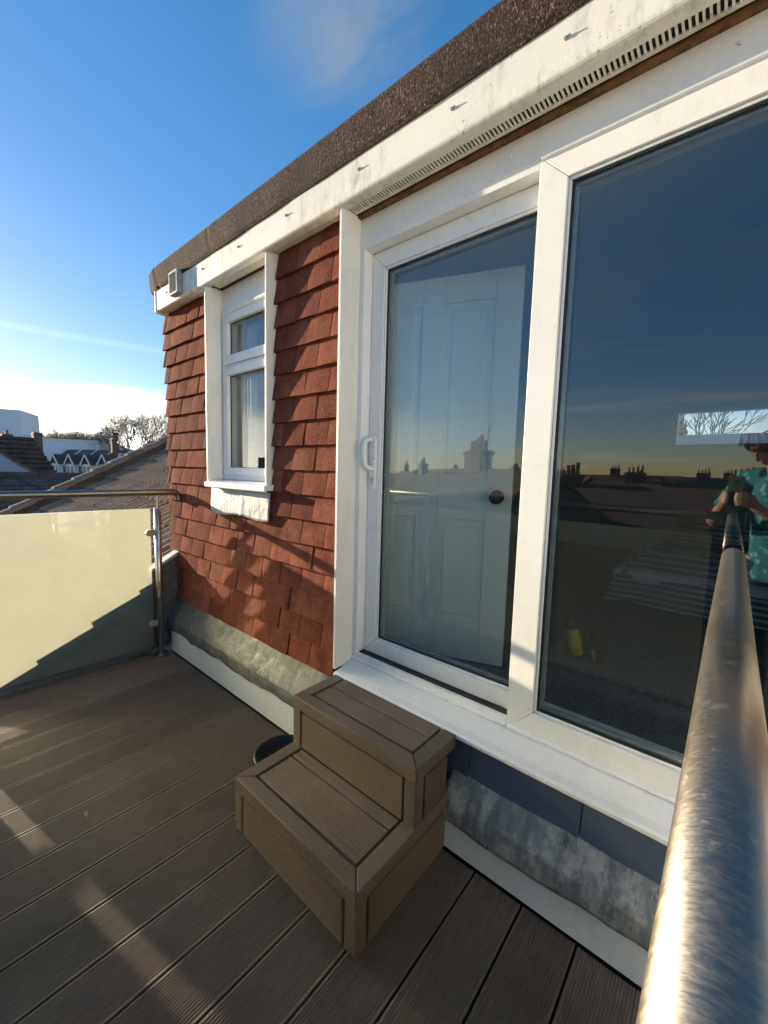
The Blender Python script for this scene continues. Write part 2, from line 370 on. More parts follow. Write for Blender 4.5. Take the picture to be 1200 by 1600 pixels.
def box(name, mat, parent, *a, bevel=0.): return MB().box(*a).build(name, mat, parent, bevel=bevel)
def mitred(parent, names, mat, x0, x1, z0, z1, wd, y0, y1, bevel=.002, sides='LRTB'):
    """rectangular frame of four mitred members, face at y0, back at y1"""
    for sd in sides:
        if sd == 'L': q = [(x0, z0), (x0, z1), (x0+wd, z1-wd), (x0+wd, z0+wd)]
        if sd == 'R': q = [(x1, z0), (x1, z1), (x1-wd, z1-wd), (x1-wd, z0+wd)]
        if sd == 'T': q = [(x0, z1), (x1, z1), (x1-wd, z1-wd), (x0+wd, z1-wd)]
        if sd == 'B': q = [(x0, z0), (x1, z0), (x1-wd, z0+wd), (x0+wd, z0+wd)]
        cx = sum(a for a, b in q)/4; cz = sum(b for a, b in q)/4
        e = .0004                                                      # hairline at the mitre
        q = [(a+(e if a < cx else -e), b+(e if b < cz else -e)) for a, b in q]
        MB().prism(q, y0, y1, 'Y').build(names, mat, parent, bevel=bevel)

# ------------------------------------------------------------------ deck
def groove_profile(x0, x1, zt, th, margin=.0055, pitch=.0074, dep=.0026):
    p = [(x0+.003, zt-th), (x0+.003, zt-th*.4), (x0, zt-th*.3), (x0, zt-.0012), (x0+.0010, zt)]
    n = int((x1-x0-2*margin)/pitch); st = (x1-x0-2*margin)/n; x = x0+margin
    for i in range(n): p += [(x+st*.12, zt), (x+st*.3, zt-dep), (x+st*.68, zt-dep), (x+st*.86, zt)]; x += st
    p += [(x1-.0010, zt), (x1, zt-.0012), (x1, zt-th*.3), (x1-.003, zt-th*.4), (x1-.003, zt-th)]
    return p
BP, B0 = .154, -2.3745
deck = struct(MB().box(-2.955, 2.4, -3.2, -.03, -.16, -.032).build('deck', 'dark_gap'))
k = -4
while B0+k*BP < 2.2:
    a = B0+k*BP; x0, x1 = a+.0033, a+BP-.0033
    if x1 > -2.90:
        y0 = -1.31 if x1 < .06 else -3.1
        MB().prism(groove_profile(max(x0, -2.90), x1, 0., .024), y0, -.066+random.uniform(-.003, .002), 'Y').build('deck_board', 'deck', deck)
    k += 1

kb = MB().box(-2.99, -2.905, -1.31, -.158, -.05, .030).build('lead_kerb', 'lead', bevel=.006)
tag(kb, 'low dark lead kerb under the left glass panel', 'kerb')

# ------------------------------------------------------------------ tile-hung wall
def YT(z): return .028+.022*(z-.365)
wall = thing('tile_hung_wall', 'red clay tile hung dormer wall around the small white window', 'wall', (-2.1, .1, .36))
def wallpiece(x0, x1, z0, z1):
    return MB().hexa([(x0[0], YT(z0)+.012, z0), (x1, YT(z0)+.012, z0), (x1, .18, z0), (x0[0], .18, z0), (x0[1], YT(z1)+.012, z1), (x1, YT(z1)+.012, z1), (x1, .18, z1), (x0[1], .18, z1)])
XL = lambda z: -3.005-.085*(z-.4)
wallpiece((XL(.3)+.02, XL(2.33)+.02), -2.425, .30, 2.33).build('backing', 'backing', wall)
wallpiece((-2.425, -2.425), -1.80, .30, 1.16).build('backing', 'backing', wall)
wallpiece((-1.80, -1.80), -1.287, .30, 2.33).build('backing', 'backing', wall)
TW, GAU = .1645, .1155
tile_cache = {}
def tilemesh(wd, hl, var):
    key = (round(wd, 3), round(hl, 3), var)
    if key in tile_cache: return tile_cache[key]
    rg = random.Random(var*13+5); th = .0125; j = lambda s: rg.uniform(-s, s)
    m = MB(); nx = 4; cam_ = .0045
    xs = [wd*i/nx for i in range(nx+1)]; top = []; 
    rows = [(0, -.0275+j(.002)), (hl*.5, -.0185+j(.001)), (hl, -.0085)]
    for zi, yb in rows:
        for x in xs:
            cv = cam_*(1-(2*x/wd-1)**2)
            top.append((x, yb-cv*.6+j(.0006), zi+(j(.0012) if zi == 0 else 0)))
    n = nx+1; back = [(x, y+th, z) for x, y, z in top]; b = len(top); fs = []
    for r_ in range(2):
        for i in range(nx):
            q = r_*n+i; fs.append((q, q+1, q+n+1, q+n)); fs.append((b+q, b+q+n, b+q+n+1, b+q+1))
    for i in range(nx): fs.append((i, b+i, b+i+1, i+1)); q = 2*n+i; fs.append((q, q+1, b+q+1, b+q))
    for r_ in range(2):
        q = r_*n; fs.append((q, q+n, b+q+n, b+q)); q += nx; fs.append((q, b+q, b+q+n, q+n))
    m.add(top+back, fs); me = m.mesh('tile'); me.materials.append(M['tile'])
    tile_cache[key] = me; return me
def put_tile(x0, x1, zb, h=.135, par=None):
    par = par or wall
    wd = x1-x0-.0042
    if wd < .02: return
    o = bpy.data.objects.new('tile', tilemesh(wd, h, random.randrange(5))); COL.objects.link(o); o.parent = par
    o.location = Vector((x0+.0021, YT(zb)+random.uniform(-.0022, .0015), zb+random.uniform(-.0012, .0012)))-par.location
    o.rotation_euler = (-.02+random.uniform(-.006, .006), random.uniform(-.002, .002), random.uniform(-.008, .008))
for r_ in range(17):
    zb = .352+r_*GAU; h = min(.135, 2.335-zb)
    x = -3.3+(TW/2 if r_ % 2 else 0)+.03
    while x < -1.285:
        a, b = max(x, XL(zb)), min(x+TW, -1.287); x += TW
        if b-a < .02: continue
        if zb > 1.07:                                   # the window opening
            segs = [(a, min(b, -2.434)), (max(a, -1.798), b)]
        else: segs = [(a, b)]
        for p, q in segs:
            if q-p > .02: put_tile(p, q, zb, h)

wallr = thing('tile_hung_wall', 'red clay tile hung wall beyond the right end of the patio door', 'wall', (1.1, .1, .36))
wallpiece((.666, .666), 1.58, .30, 2.33).build('backing', 'backing', wallr)
for r_ in range(17):
    zb = .352+r_*GAU; h = min(.135, 2.335-zb); x = .60+(TW/2 if r_ % 2 else 0)
    while x < 1.59:
        a, b = max(x, .668), min(x+TW, 1.59); x += TW
        if b-a > .03: put_tile(a, b, zb, h, wallr)

# ------------------------------------------------------------------ flat roof: felt, fascia, soffit
roof = thing('flat_roof', 'flat dormer roof with brown mineral felt edge and weathered white fascia', 'roof', (-1.2, 0, 2.33))
fx0, fx1 = -3.168, 1.6
prof = [(4.6, 2.615), (.05, 2.612), (-.012, 2.606), (-.034, 2.596), (-.043, 2.578), (-.040, 2.52), (-.034, 2.466), (-.026, 2.452), (-.016, 2.455), (-.012, 2.49), (4.6, 2.49)]
m = MB(); nX = 150; n = len(prof); vs = []
for i in range(nX+1):
    x = fx0+(fx1-fx0)*i/nX
    for (y, z) in prof:
        d = noise.noise((x*6, y*10, z*9))*.004+noise.noise((x*1.7, 3, z*2))*.005 if y < .2 else 0
        cr = (.006*math.exp(-((x+3.02+.15*(z-2.5))/.012)**2)+.005*math.exp(-((x+2.93)/.01)**2)+.004*math.exp(-((x+2.3+.2*(z-2.5))/.012)**2)) if y < 0 else 0
        e = .012*(1-i/3) if i < 3 and y < .1 else 0
        vs.append((x, y+d+cr+e, z+d*.6-(e*.5 if z > 2.55 else 0)))
fs = [(i*n+k_, i*n+(k_+1) % n, (i+1)*n+(k_+1) % n, (i+1)*n+k_) for i in range(nX) for k_ in range(n)]
fs += [tuple(range(n))[::-1], tuple(range(nX*n, nX*n+n))]
m.add(vs, fs).build('felt_edge', 'felt', roof, smooth=False)
arc = [(-.020+.016*(1-math.cos(t)), 2.334-.016*math.sin(t)) for t in [0, .4, .8, 1.2, 1.57]]
MB().prism([(-.020, 2.478)]+arc+[(.020, 2.318), (.020, 2.334), (.004, 2.334), (.004, 2.478)], -3.086, fx1, 'X').build('fascia', 'fascia', roof, smooth=False)
MB().prism([(-.024, 2.476), (-.024, 2.325), (-.014, 2.312), (.11, 2.312), (.11, 2.476)], -3.105, -3.0865, 'X').build('fascia_end_cap', 'fascia', roof, bevel=.003)
MB().prism([(.0045, 2.488), (.0045, 2.338), (.021, 2.336), (4.55, 2.336), (4.55, 2.488)], -3.08, fx1, 'X').build('roof_deck', 'brown_wood', roof)
# slotted soffit strips
def soffit(x0, x1):
    m = MB(); m.box(x0, x1, .0205, .028, 2.3285, 2.3345); m.box(x0, x1, .066, .078, 2.3285, 2.3345)
    x = x0
    while x < x1-.004: m.box(x, x+.0052, .028, .066, 2.3288, 2.3342); x += .0128
    m.build('soffit_grille', 'fascia', roof)
soffit(-3.06, -2.43); soffit(-2.40, -1.826); soffit(-1.80, -1.288); soffit(-1.27, 1.55)
MB().box(-3.0, 1.5, .0205, .079, 2.3346, 2.3358).build('soffit_void', 'dark_gap', roof)
for x in (-2.92, -2.417, -2.027, -1.619, -1.166, -.762, -.424, 0.0, .4):
    z = 2.404+random.uniform(-.004, .004)
    m = MB(); m.tube([(x, -.019, z), (x, -.0245, z)], .0052, 10); m.tube([(x+.002, -.0243, z), (x+.012, -.026, z+.001)], .0022, 6)
    m.build('fixing_head', 'nail', roof)
# louvre vent box on the fascia
vb = MB(); x0, x1, z0, z1 = -2.79, -2.672, 2.338, 2.474
vb.box(x0, x0+.012, -.056, -.0205, z0, z1); vb.box(x1-.012, x1, -.056, -.0205, z0, z1); vb.box(x0+.012, x1-.012, -.056, -.0205, z0, z0+.01); vb.box(x0+.012, x1-.012, -.056, -.0205, z1-.01, z1)
vo = vb.build('louvre_vent', 'vent', roof, bevel=.0015)
box('vent_back', 'dark_gap', vo, x0+.01, x1-.01, -.026, -.0212, z0+.008, z1-.008)
for i in range(8):
    z = z0+.016+i*.0146
    MB().hexa([(x0+.012, -.055, z), (x1-.012, -.055, z), (x1-.012, -.030, z+.006), (x0+.012, -.030, z+.006), (x0+.012, -.055, z+.0022), (x1-.012, -.055, z+.0022), (x1-.012, -.030, z+.0082), (x0+.012, -.030, z+.0082)]).build('louvre', 'vent', vo)

# ------------------------------------------------------------------ small window
win = thing('casement_window', 'small white casement window with top vent set in the red tiles', 'window', (-2.11, .1, 1.16))
for xa, xb in ((-2.432, -2.420), (-1.812, -1.800)):
    box('cheek_board', 'cheek', win, xa, xb, -.004, .165, 1.168, 2.3275, bevel=.0015)
box('head_panel', 'white', win, -2.4195, -1.8125, .098, .16, 2.207, 2.3275)
WX0, WX1, WZ0, WZ1 = -2.4185, -1.8135, 1.205, 2.205
mitred(win, 'frame', 'white', WX0, WX1, WZ0, WZ1, .036, .096, .16)
box('transom', 'white', win, WX0+.0365, WX1-.0365, .0965, .16, 1.855, 1.897, bevel=.002)
mitred(win, 'vent_sash', 'white', WX0+.030, WX1-.030, 1.885, WZ1-.030, .052, .084, .15)
mitred(win, 'casement_sash', 'white', WX0+.030, WX1-.030, WZ0+.030, 1.866, .044, .084, .15)
for nm, z0, z1, b in (('top_pane', 1.937, 2.123, .082), ('lower_pane', 1.279, 1.822, .074)):
    MB().box(WX0+b, WX1-b, .112, .132, z0, z1).build(nm, 'glass', win)
    mitred(win, 'gasket', 'black', WX0+b-.002, WX1-b+.002, z0-.002, z1+.002, .005, .106, .1115, bevel=0)
MB().prism([(.0955, 2.166), (.076, 2.168), (.070, 2.176), (.070, 2.184), (.078, 2.193), (.0955, 2.198)], -2.30, -1.93, 'X').build('trickle_vent', 'white', win, bevel=.0015)
MB().prism([(-.034, 1.162), (-.034, 1.186), (-.028, 1.192), (.10, 1.2045), (.10, 1.166), (-.02, 1.166), (-.02, 1.156)], -2.405, -1.772, 'X').build('sill', 'white', win, bevel=.002)
m = MB()
def ap(u, v):
    x = -2.40+u*.612; z = 1.158-v*(.150+.008*math.sin(u*9)); return (x, YT(z)-.0345-.006*v+.004*noise.noise((x*9, z*12, 4))-(.004*math.exp(-((u-.57)/.03)**2)), z)
m.grid(ap, 40, 10); o = m.build('lead_apron', 'lead_new', win, smooth=True); sm = o.modifiers.new('solid', 'SOLIDIFY'); sm.thickness = .003; sm.offset = 0
for x0 in (-2.395, ):
    m = MB()
    def cu(u, v): x = x0+u*.16; return (x, .21+.016*math.sin(u*28), 1.2+v*1.0)
    m.grid(cu, 36, 1); o = m.build('curtain', 'curtain', None, smooth=True); sm = o.modifiers.new('s', 'SOLIDIFY'); sm.thickness = .004
    tag(o, 'beige curtain hanging inside the small casement window', 'curtain')

# ------------------------------------------------------------------ sliding patio door
dr = thing('sliding_patio_door', 'white sliding patio door with large glass panes above the brown steps', 'door', (-.25, .1, .4))
DX0, DX1, DM = -1.2715, .62, -.522
D = .103; ZF0, ZF1 = .4178, 2.2295
box('cheek_board', 'cheek', dr, -1.2855, -1.272, -.003, .20, .401, 2.3275, bevel=.0015); box('cheek_board', 'cheek', dr, .6215+.031, .6215+.0445, -.003, .20, .401, 2.3275, bevel=.0015)
box('head_board', 'white', dr, DX0, DX1+.03, D+.002, .19, ZF1, 2.318)
for x in (-1.17, -.62, -.07, .45): MB().tube([(x, D+.003, 2.275), (x, D-.0025, 2.275)], .006, 12).build('screw_cap', 'white', dr)
box('head_timber', 'brown_wood', dr, DX0, DX1, .084, .19, 2.3185, 2.3278)
# outer frame: left jamb, head and threshold, stepped
MB().prism([(DX0, D), (DX0+.026, D), (DX0+.026, .152), (DX0+.026, .20), (DX0, .20)], ZF0+.034, ZF1-.034, 'Z').build('frame_jamb', 'white', dr, bevel=.0015)
MB().prism([(D-.004, ZF1-.001), (D-.004, ZF1-.010), (D, ZF1-.013), (D, ZF1-.034), (.20, ZF1-.034), (.20, ZF1-.001)], DX0, DM-.0005, 'X').build('frame_head', 'white', dr, bevel=.0015)
MB().prism([(D-.006, ZF0+.0005), (D-.006, ZF0+.008), (D, ZF0+.012), (D, ZF0+.0335), (.118, ZF0+.0335), (.118, ZF0+.024), (.20, ZF0+.024), (.20, ZF0+.0005)], DX0, DM-.0005, 'X').build('threshold', 'white', dr, bevel=.0012)
box('track', 'black', dr, DX0+.0265, DM, .1185, .156, ZF0+.0245, ZF0+.0315)
# sliding sash
SX0, SX1, SZ0, SZ1 = DX0+.0275, DM+.06, ZF0+.0325, ZF1-.0355
mitred(dr, 'sash', 'white', SX0, SX1, SZ0, SZ1, .068, .153, .197, bevel=.003)
mitred(dr, 'glazing_bead', 'white', SX0+.0675, SX1-.0675, SZ0+.0675, SZ1-.0675, .010, .158, .19, bevel=.002)
gx0, gx1, gz0, gz1 = SX0+.077, SX1-.077, SZ0+.077, SZ1-.077
mitred(dr, 'gasket', 'black', gx0, gx1, gz0, gz1, .007, .164, .1695, bevel=0)
MB().box(gx0+.001, gx1-.001, .170, .194, gz0+.001, gz1-.001).build('sliding_pane', 'glass', dr)
mitred(dr, 'spacer_bar', 'vent', gx0+.007, gx1-.007, gz0+.007, gz1-.007, .008, .178, .190, bevel=0)
# handle on the sash stile
hx = SX0+.036
hb = MB().prism([(hx-.008, 1.20), (hx+.008, 1.20), (hx+.014, 1.215), (hx+.014, 1.415), (hx+.008, 1.432), (hx-.012, 1.432), (hx-.014, 1.42), (hx-.014, 1.215)], .1425, .1528, 'Y').build('handle', 'white', dr, bevel=.002)
MB().tube([(hx, .148, 1.418), (hx-.004, .118, 1.417), (hx-.008, .098, 1.405), (hx-.006, .092, 1.37), (hx-.004, .093, 1.335), (hx-.006, .100, 1.305), (hx-.003, .122, 1.294), (hx, .148, 1.292)], [.010, .010, .011, .011, .010, .010, .011, .011], 12).build('grip', 'white', hb, smooth=True)
MB().tube([(hx-.002, .1430, 1.245), (hx-.002, .1385, 1.245)], .0075, 14).build('lock_cylinder', 'steel', hb)
MB().box(hx-.0055, hx+.0015, .1385, .143, 1.222, 1.245).build('lock_tail', 'steel', hb)
MB().tube([(hx+.010, .146, 1.335), (hx+.020, .128, 1.325), (hx+.022, .122, 1.318)], .004, 8).build('latch_lever', 'white', hb, smooth=True)
# fixed leaf, proud of the sash
mitred(dr, 'fixed_frame', 'brush', DM, DX1, ZF0+.0005, ZF1-.0008, .085, D-.001, .20, bevel=.002)
MB().prism([(D-.009, ZF1-.003), (D-.009, ZF1-.011), (D-.0012, ZF1-.015), (D-.0012, ZF1-.003)], DM+.004, DX1, 'X').build('head_bead', 'white', dr, bevel=.001)
MB().prism([(D-.009, ZF0+.002), (D-.009, ZF0+.010), (D-.0012, ZF0+.015), (D-.0012, ZF0+.002)], DM+.004, DX1, 'X').build('threshold_bead', 'white', dr, bevel=.001)
fx_0, fx_1, fz0, fz1 = DM+.0855, DX1-.0855, ZF0+.086, ZF1-.0865
mitred(dr, 'glazing_bead', 'white', fx_0, fx_1, fz0, fz1, .009, .110, .19, bevel=.002)
mitred(dr, 'gasket', 'black', fx_0+.0085, fx_1-.0085, fz0+.0085, fz1-.0085, .007, .114, .1195, bevel=0)
MB().box(fx_0+.0095, fx_1-.0095, .120, .144, fz0+.0095, fz1-.0095).build('fixed_pane', 'glass', dr)
mitred(dr, 'spacer_bar', 'vent', fx_0+.016, fx_1-.016, fz0+.016, fz1-.016, .008, .126, .140, bevel=0)
# projecting sill under the door
MB().prism([(-.012, .3725), (-.016, .378), (-.016, .388), (-.008, .394), (.02, .3965), (.098, .4165), (.20, .4165), (.20, .385), (.01, .376)], -1.268, DX1+.04, 'X').build('sill', 'white', dr, bevel=.0015)

# ------------------------------------------------------------------ upstand: board, lead, slates
ub = MB().box(-2.868, 1.5, -.0585, -.042, .004, .160).build('upstand_board', 'board', bevel=.0015)
tag(ub, 'white upstand board along the foot of the dormer behind the steps', 'board')
MB().box(-2.868, 1.5, -.041, .20, -.03, .18).build('upstand_core', 'backing', ub)
for x, z in ((-1.60, .105), (-1.595, .088), (-2.2, .10), (-2.18, .092), (-.3, .11)):
    MB().tube([(x, -.0583, z), (x, -.0598, z)], .0032, 8).build('screw_head', 'nail', ub)
def leadsheet(name, label, mat, x0, x1, top, crest, bot, seed, wav):
    m = MB(); nu = int((x1-x0)/.014)
    pts = [top, ((top[0]*.55+crest[0]*.45), top[1]*.55+crest[1]*.45-.006), ((top[0]*.18+crest[0]*.82), top[1]*.18+crest[1]*.82), (crest[0]-.002, crest[1]-.004), (crest[0]-.006, crest[1]-.026), (bot[0], bot[1])]
    def fn(u, v):
        x = x0+u*(x1-x0); t = v*(len(pts)-1); i = min(int(t), len(pts)-2); q = t-i
        y = pts[i][0]*(1-q)+pts[i+1][0]*q; z = pts[i][1]*(1-q)+pts[i+1][1]*q
        low = max(0, (v-.55)/.45)
        z += low*(wav*noise.noise((x*4.2, seed, 0))+wav*.5*noise.noise((x*11, seed, 3)))
        y += .006*noise.noise((x*5, v*2, seed))+.0025*noise.noise((x*16, v*5, seed))-low*.004*abs(noise.noise((x*5, seed, 9)))
        return (x, y, z)
    m.grid(fn, nu, 20); o = m.build(name, mat, None, smooth=True, loc=((x0+x1)/2, -.05, .2))
    s = o.modifiers.new('solid', 'SOLIDIFY'); s.thickness = .003; s.offset = 1
    return tag(o, label, 'flashing')
lf = leadsheet('lead_flashing', 'green grey lead flashing along the bottom of the red tile wall', 'lead', -2.925, -1.262, (.018, .362), (-.064, .224), (-.071, .163), 2.3, .022)
leadsheet('lead_flashing', 'pale patchy lead flashing right of the steps under the dark slates', 'lead_pale', -.662, 1.4, (.004, .272), (-.063, .185), (-.073, .118), 7.7, .016)
m = MB()
m.grid(lambda u, v: (-1.335+.055*u+.02*v, -.010-.06*v+.012*math.sin(u*3), .335-.105*v+.022*(1-u)*(1-abs(2*v-1))+.008), 8, 8)
o = m.build('folded_corner', 'lead_new', lf, smooth=True); s = o.modifiers.new('solid', 'SOLIDIFY'); s.thickness = .002
sx = [-.80, -.600, -.247, .10, .45, .80, 1.15]
for i in range(len(sx)-1):
    a, b = sx[i]+.0015, sx[i+1]-.0015; t = random.uniform(-.002, .002)
    o = MB().hexa([(a, -.010+t, .235), (b, -.010-t, .235), (b, -.002-t, .235), (a, -.002+t, .235), (a, .012+t, .374), (b, .012-t, .374), (b, .020-t, .374), (a, .020+t, .374)]).build('slate', 'slate', None, bevel=.0012, loc=((a+b)/2, 0, .25))
    tag(o, ['dark narrow slate tucked behind the brown steps', 'blue grey slate under the sill, next to the steps', 'blue grey slate under the sill, second from the steps', 'slate under the sill beneath the steel handrail', 'slate under the sill just past the handrail', 'slate at the far right end under the sill'][i], 'slate', 'slates under the door sill')
MB().box(-1.27, 1.4, .022, .20, .18, .375).build('slate_backing', 'backing', ub)
# lead-covered abutment at the left end of the wall
ab = thing('lead_abutment', 'grey lead covered abutment in the corner behind the steel post', 'flashing', (-2.95, -.05, .2))
m = MB(); m.hexa([(-2.985, -.155, .02), (-2.918, -.155, .02), (-2.918, .05, .02), (-2.985, .05, .02), (-2.985, -.155, .56), (-2.918, -.155, .56), (-2.918, .05, .67), (-2.985, .05, .67)])
m.build('upstand', 'lead', ab, bevel=.006)
m = MB(); m.hexa([(-2.995, -.165, .562), (-2.906, -.165, .562), (-2.906, .05, .674), (-2.995, .05, .674), (-2.995, -.165, .580), (-2.906, -.165, .580), (-2.906, .05, .70), (-2.995, .05, .70)])
m.build('capping', 'lead_new', ab, bevel=.006)

bounce_wall = thing('party_wall', 'unseen white rendered wall added at the right end to bounce sunlight', 'wall', (2.4, -1.3, 0))  # out-of-view wall, added to throw sunlight back onto the shaded white trim
MB().box(2.28, 2.50, -3.15, .35, -.03, 2.15).build('wall_face', 'render_white', bounce_wall, bevel=.004)
MB().box(2.24, 2.54, -3.2, .38, 2.152, 2.21).build('coping', 'lead', bounce_wall, bevel=.006)

# ------------------------------------------------------------------ steps
st = thing('garden_steps', 'two brown composite steps leading up to the patio door', 'steps', (-.947, -.25, 0))
X0, X1 = -1.2485, -.6455; Z1, Z2 = .194, .3925; NH = .047; NW = .0515
def tier(yf, yb, zb, zt, grooved, tgap, panel_back, board_end):
    # nosing: front, mitred with the two returns
    def nos(q, nm, mt): MB().prism(q, zt-NH, zt, 'Z').build('nosing', mt, st, bevel=.003)
    g = .0007
    nos([(X0+g*2, yf), (X1-g*2, yf), (X1-NW-g*2, yf+NW-g), (X0+NW+g*2, yf+NW-g)], 'f', 'step')
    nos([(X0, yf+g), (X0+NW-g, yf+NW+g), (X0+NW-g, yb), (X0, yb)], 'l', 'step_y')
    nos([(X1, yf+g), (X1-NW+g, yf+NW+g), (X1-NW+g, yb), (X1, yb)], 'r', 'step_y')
    gp = .0095; xa, xb = X0+NW+gp, X1-NW-gp
    for a, b in ((yf+NW+gp, tgap-gp*.35), (tgap+gp*.35, board_end)):
        if grooved:
            pr = groove_profile(a, b, zt-.001, .022, .011, .0074, .003)
            MB().prism(pr, xa, xb, 'X').build('tread_board', 'step', st)
        else: MB().box(xa, xb, a, b, zt-.023, zt-.001).build('tread_board', 'step', st, bevel=.002)
    # posts, front riser panel and side panels
    pw = .043; i = .0012; zl = zt-NH-.0012
    for xa_, xb_ in ((X0+i, X0+i+pw), (X1-i-pw, X1-i)):
        MB().prism([(xa_, yf+i), (xb_, yf+i), (xb_, yf+i+pw), (xa_, yf+i+pw)], zb, zl, 'Z').build('corner_post', 'step', st, bevel=.003)
    MB().box(X0+i+pw+gp, X1-i-pw-gp, yf+i+.0006, yf+i+.022, zb+.001, zl-.0078).build('riser_panel', 'step', st, bevel=.0015)
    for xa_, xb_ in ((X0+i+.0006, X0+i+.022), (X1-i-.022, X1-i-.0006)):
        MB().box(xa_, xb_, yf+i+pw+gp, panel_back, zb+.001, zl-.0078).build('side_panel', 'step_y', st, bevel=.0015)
    MB().box(X0+.03, X1-.03, yf+.035, panel_back-.002, zb+.003, zt-.026).build('core', 'dark_gap', st)
tier(-.4976, -.062, .0015, Z1, True, -.2955, -.064, -.2465)
tier(-.2467, -.018, Z1+.0005, Z2, False, -.0965, -.066, -.0185)

# black saucer behind the steps
m = MB()
pr = [(.0, .012), (.085, .012), (.098, .016), (.112, .040), (.120, .043), (.123, .040), (.108, .006), (.0, .003)]
nS = 40; vs = []; fs = []
for i in range(nS):
    a = 2*math.pi*i/nS
    for r_, z in pr: vs.append((-1.40+r_*math.cos(a), -.185+r_*math.sin(a), z))
q = len(pr)
for i in range(nS):
    for k in range(q-1): fs.append((i*q+k, ((i+1) % nS)*q+k, ((i+1) % nS)*q+k+1, i*q+k+1))
sa = m.add(vs, fs).build('plant_saucer', 'saucer' if 'saucer' in M else 'black', None, smooth=True, loc=(-1.40, -.185, 0))
tag(sa, 'round black saucer on the deck behind the lower step', 'saucer')

lm = MB()
lm.grid(lambda u, v: (-1.70+.022*u+.004*math.sin(v*3), -.835+.006*(v-.5)*math.sin(math.pi*(.06+.9*u))*2, .002+.006*abs(2*v-1)+.004*math.sin(u*4)), 8, 4)
lo = lm.build('dry_leaf', 'leaf' if 'leaf' in M else 'lead_new', None, smooth=True, loc=(-1.69, -.835, 0)); so_ = lo.modifiers.new('s', 'SOLIDIFY'); so_.thickness = .0006
tag(lo, 'small pale dry leaf lying on the deck left of the steps', 'leaf')

# ------------------------------------------------------------------ balustrades
def bend(p0, p1, p2, r=.035, n=7):
    p0, p1, p2 = map(Vector, (p0, p1, p2)); a = (p0-p1).normalized(); b = (p2-p1).normalized(); s = p1+a*r; e = p1+b*r
    return [s*(1-t)**2+p1*2*t*(1-t)+e*t*t for t in [i/n for i in range(n+1)]]
def post(par, x, y, ztop=1.0, zr=1.083):
    p = MB().tube([(x, y, .008), (x, y, ztop)], .0213, 20).build('post', 'steel', par, smooth=False, bevel=.0)
    p.data.polygons.foreach_set('use_smooth', [len(f.vertices) == 4 for f in p.data.polygons])
    MB().tube([(x, y, ztop), (x, y, zr)], .0075, 12).build('rail_pin', 'steel', p)
    MB().tube([(x, y, .0005), (x, y, .010), (x, y, .013)], [.052, .052, .046], 28).build('base_flange', 'steel', p)
    return p
def clamp(par, x, y, z, dx, dy):
    d = Vector((dx, dy, 0)); nrm = Vector((-dy, dx, 0)); c = Vector((x, y, z)); L, h, t = .060, .022, .013
    prof = [(0, -h), (L-h, -h)]+[(L-h+h*math.sin(a), -h*math.cos(a)) for a in [i*math.pi/8 for i in range(1, 8)]]+[(L-h, h), (0, h)]
    vs = [c+d*a+nrm*t+Vector((0, 0, b)) for a, b in prof]+[c+d*a-nrm*t+Vector((0, 0, b)) for a, b in prof]; n = len(prof)
    fs = [(i, (i+1) % n, n+(i+1) % n, n+i) for i in range(n)]+[tuple(range(n)), tuple(range(n, 2*n))[::-1]]
    MB().add(vs, fs).build('glass_clamp', 'steel', par, bevel=.002)
def panel(par, p, q, z0=.072, z1=1.0, back=None):
    """glass sheet between plan points p and q; the face on the 'back' side is etched"""
    p, q, n = Vector((*p, 0)), Vector((*q, 0)), Vector((*back, 0)); t = .005
    P = [p-n*t, q-n*t, q+n*t, p+n*t]; vs = [(*a.xy, z0) for a in P]+[(*a.xy, z1) for a in P]
    m = MB(); m.add(vs, [(0, 1, 5, 4), (1, 2, 6, 5), (3, 0, 4, 7), (0, 3, 2, 1), (4, 5, 6, 7)], 0); m.add(vs, [(2, 3, 7, 6)], 1)
    o = m.build('glass_panel', ['clear', 'frost'], par); return o
YF = -1.24; ZR = 1.103; RR = .0212
bl = thing('glass_balustrade', 'left balustrade of sunlit frosted glass under a steel handrail', 'balustrade', (-2.857, -.7, 0))
xl = -2.857
path = [(xl, YF, ZR)]+[(xl, YF+(.0-YF)*i/6, ZR) for i in range(1, 5)]+bend((xl, -.4, ZR), (xl, .004, ZR), (xl, .004, 1.0), .05)+[(xl, .004, 1.048)]
MB().tube(path, RR, 20).build('handrail', 'rail', bl, smooth=True)
post(bl, xl, -.133); post(bl, xl, YF)
panel(bl, (xl, -.176), (xl, -1.166), back=(-1, 0))
for z in (.84, .232):
    clamp(bl, xl, -.150, z, 0, -1); clamp(bl, xl, YF+.018, z, 0, 1)
bf = thing('glass_balustrade', 'front balustrade behind the camera, seen mirrored in the door glass', 'balustrade', (-1.4, YF, 0))
MB().tube([(xl+.02, YF, ZR), (-1.4, YF, ZR), (-.008, YF, ZR)], RR, 20).build('handrail', 'rail', bf, smooth=True)
for x in (-1.905, -.95): post(bf, x, YF)
for a, b in ((xl+.07, -1.96), (-1.85, -1.005), (-.895, -.06)):
    panel(bf, (a, YF), (b, YF), back=(0, 1))
for x, s in ((xl, 1), (-1.905, -1), (-1.905, 1), (-.95, -1), (-.95, 1)):
    for z in (.84, .232): clamp(bf, x+.018*s, YF, z, s, 0)
br = thing('glass_balustrade', 'right balustrade under the large steel handrail in the right foreground', 'balustrade', (.012, -.6, 0))
MB().tube([(.012, YF-.02, ZR), (.012, -.6, ZR), (.0145, .066, ZR)], RR, 40).build('handrail', 'rail', br, smooth=True)
MB().tube([(.0145, .0662, ZR), (.0145, .072, ZR)], [RR*.995, RR*.9], 40).build('rail_end_cap', 'steel', br)
post(br, .012, -.16); post(br, .012, YF)
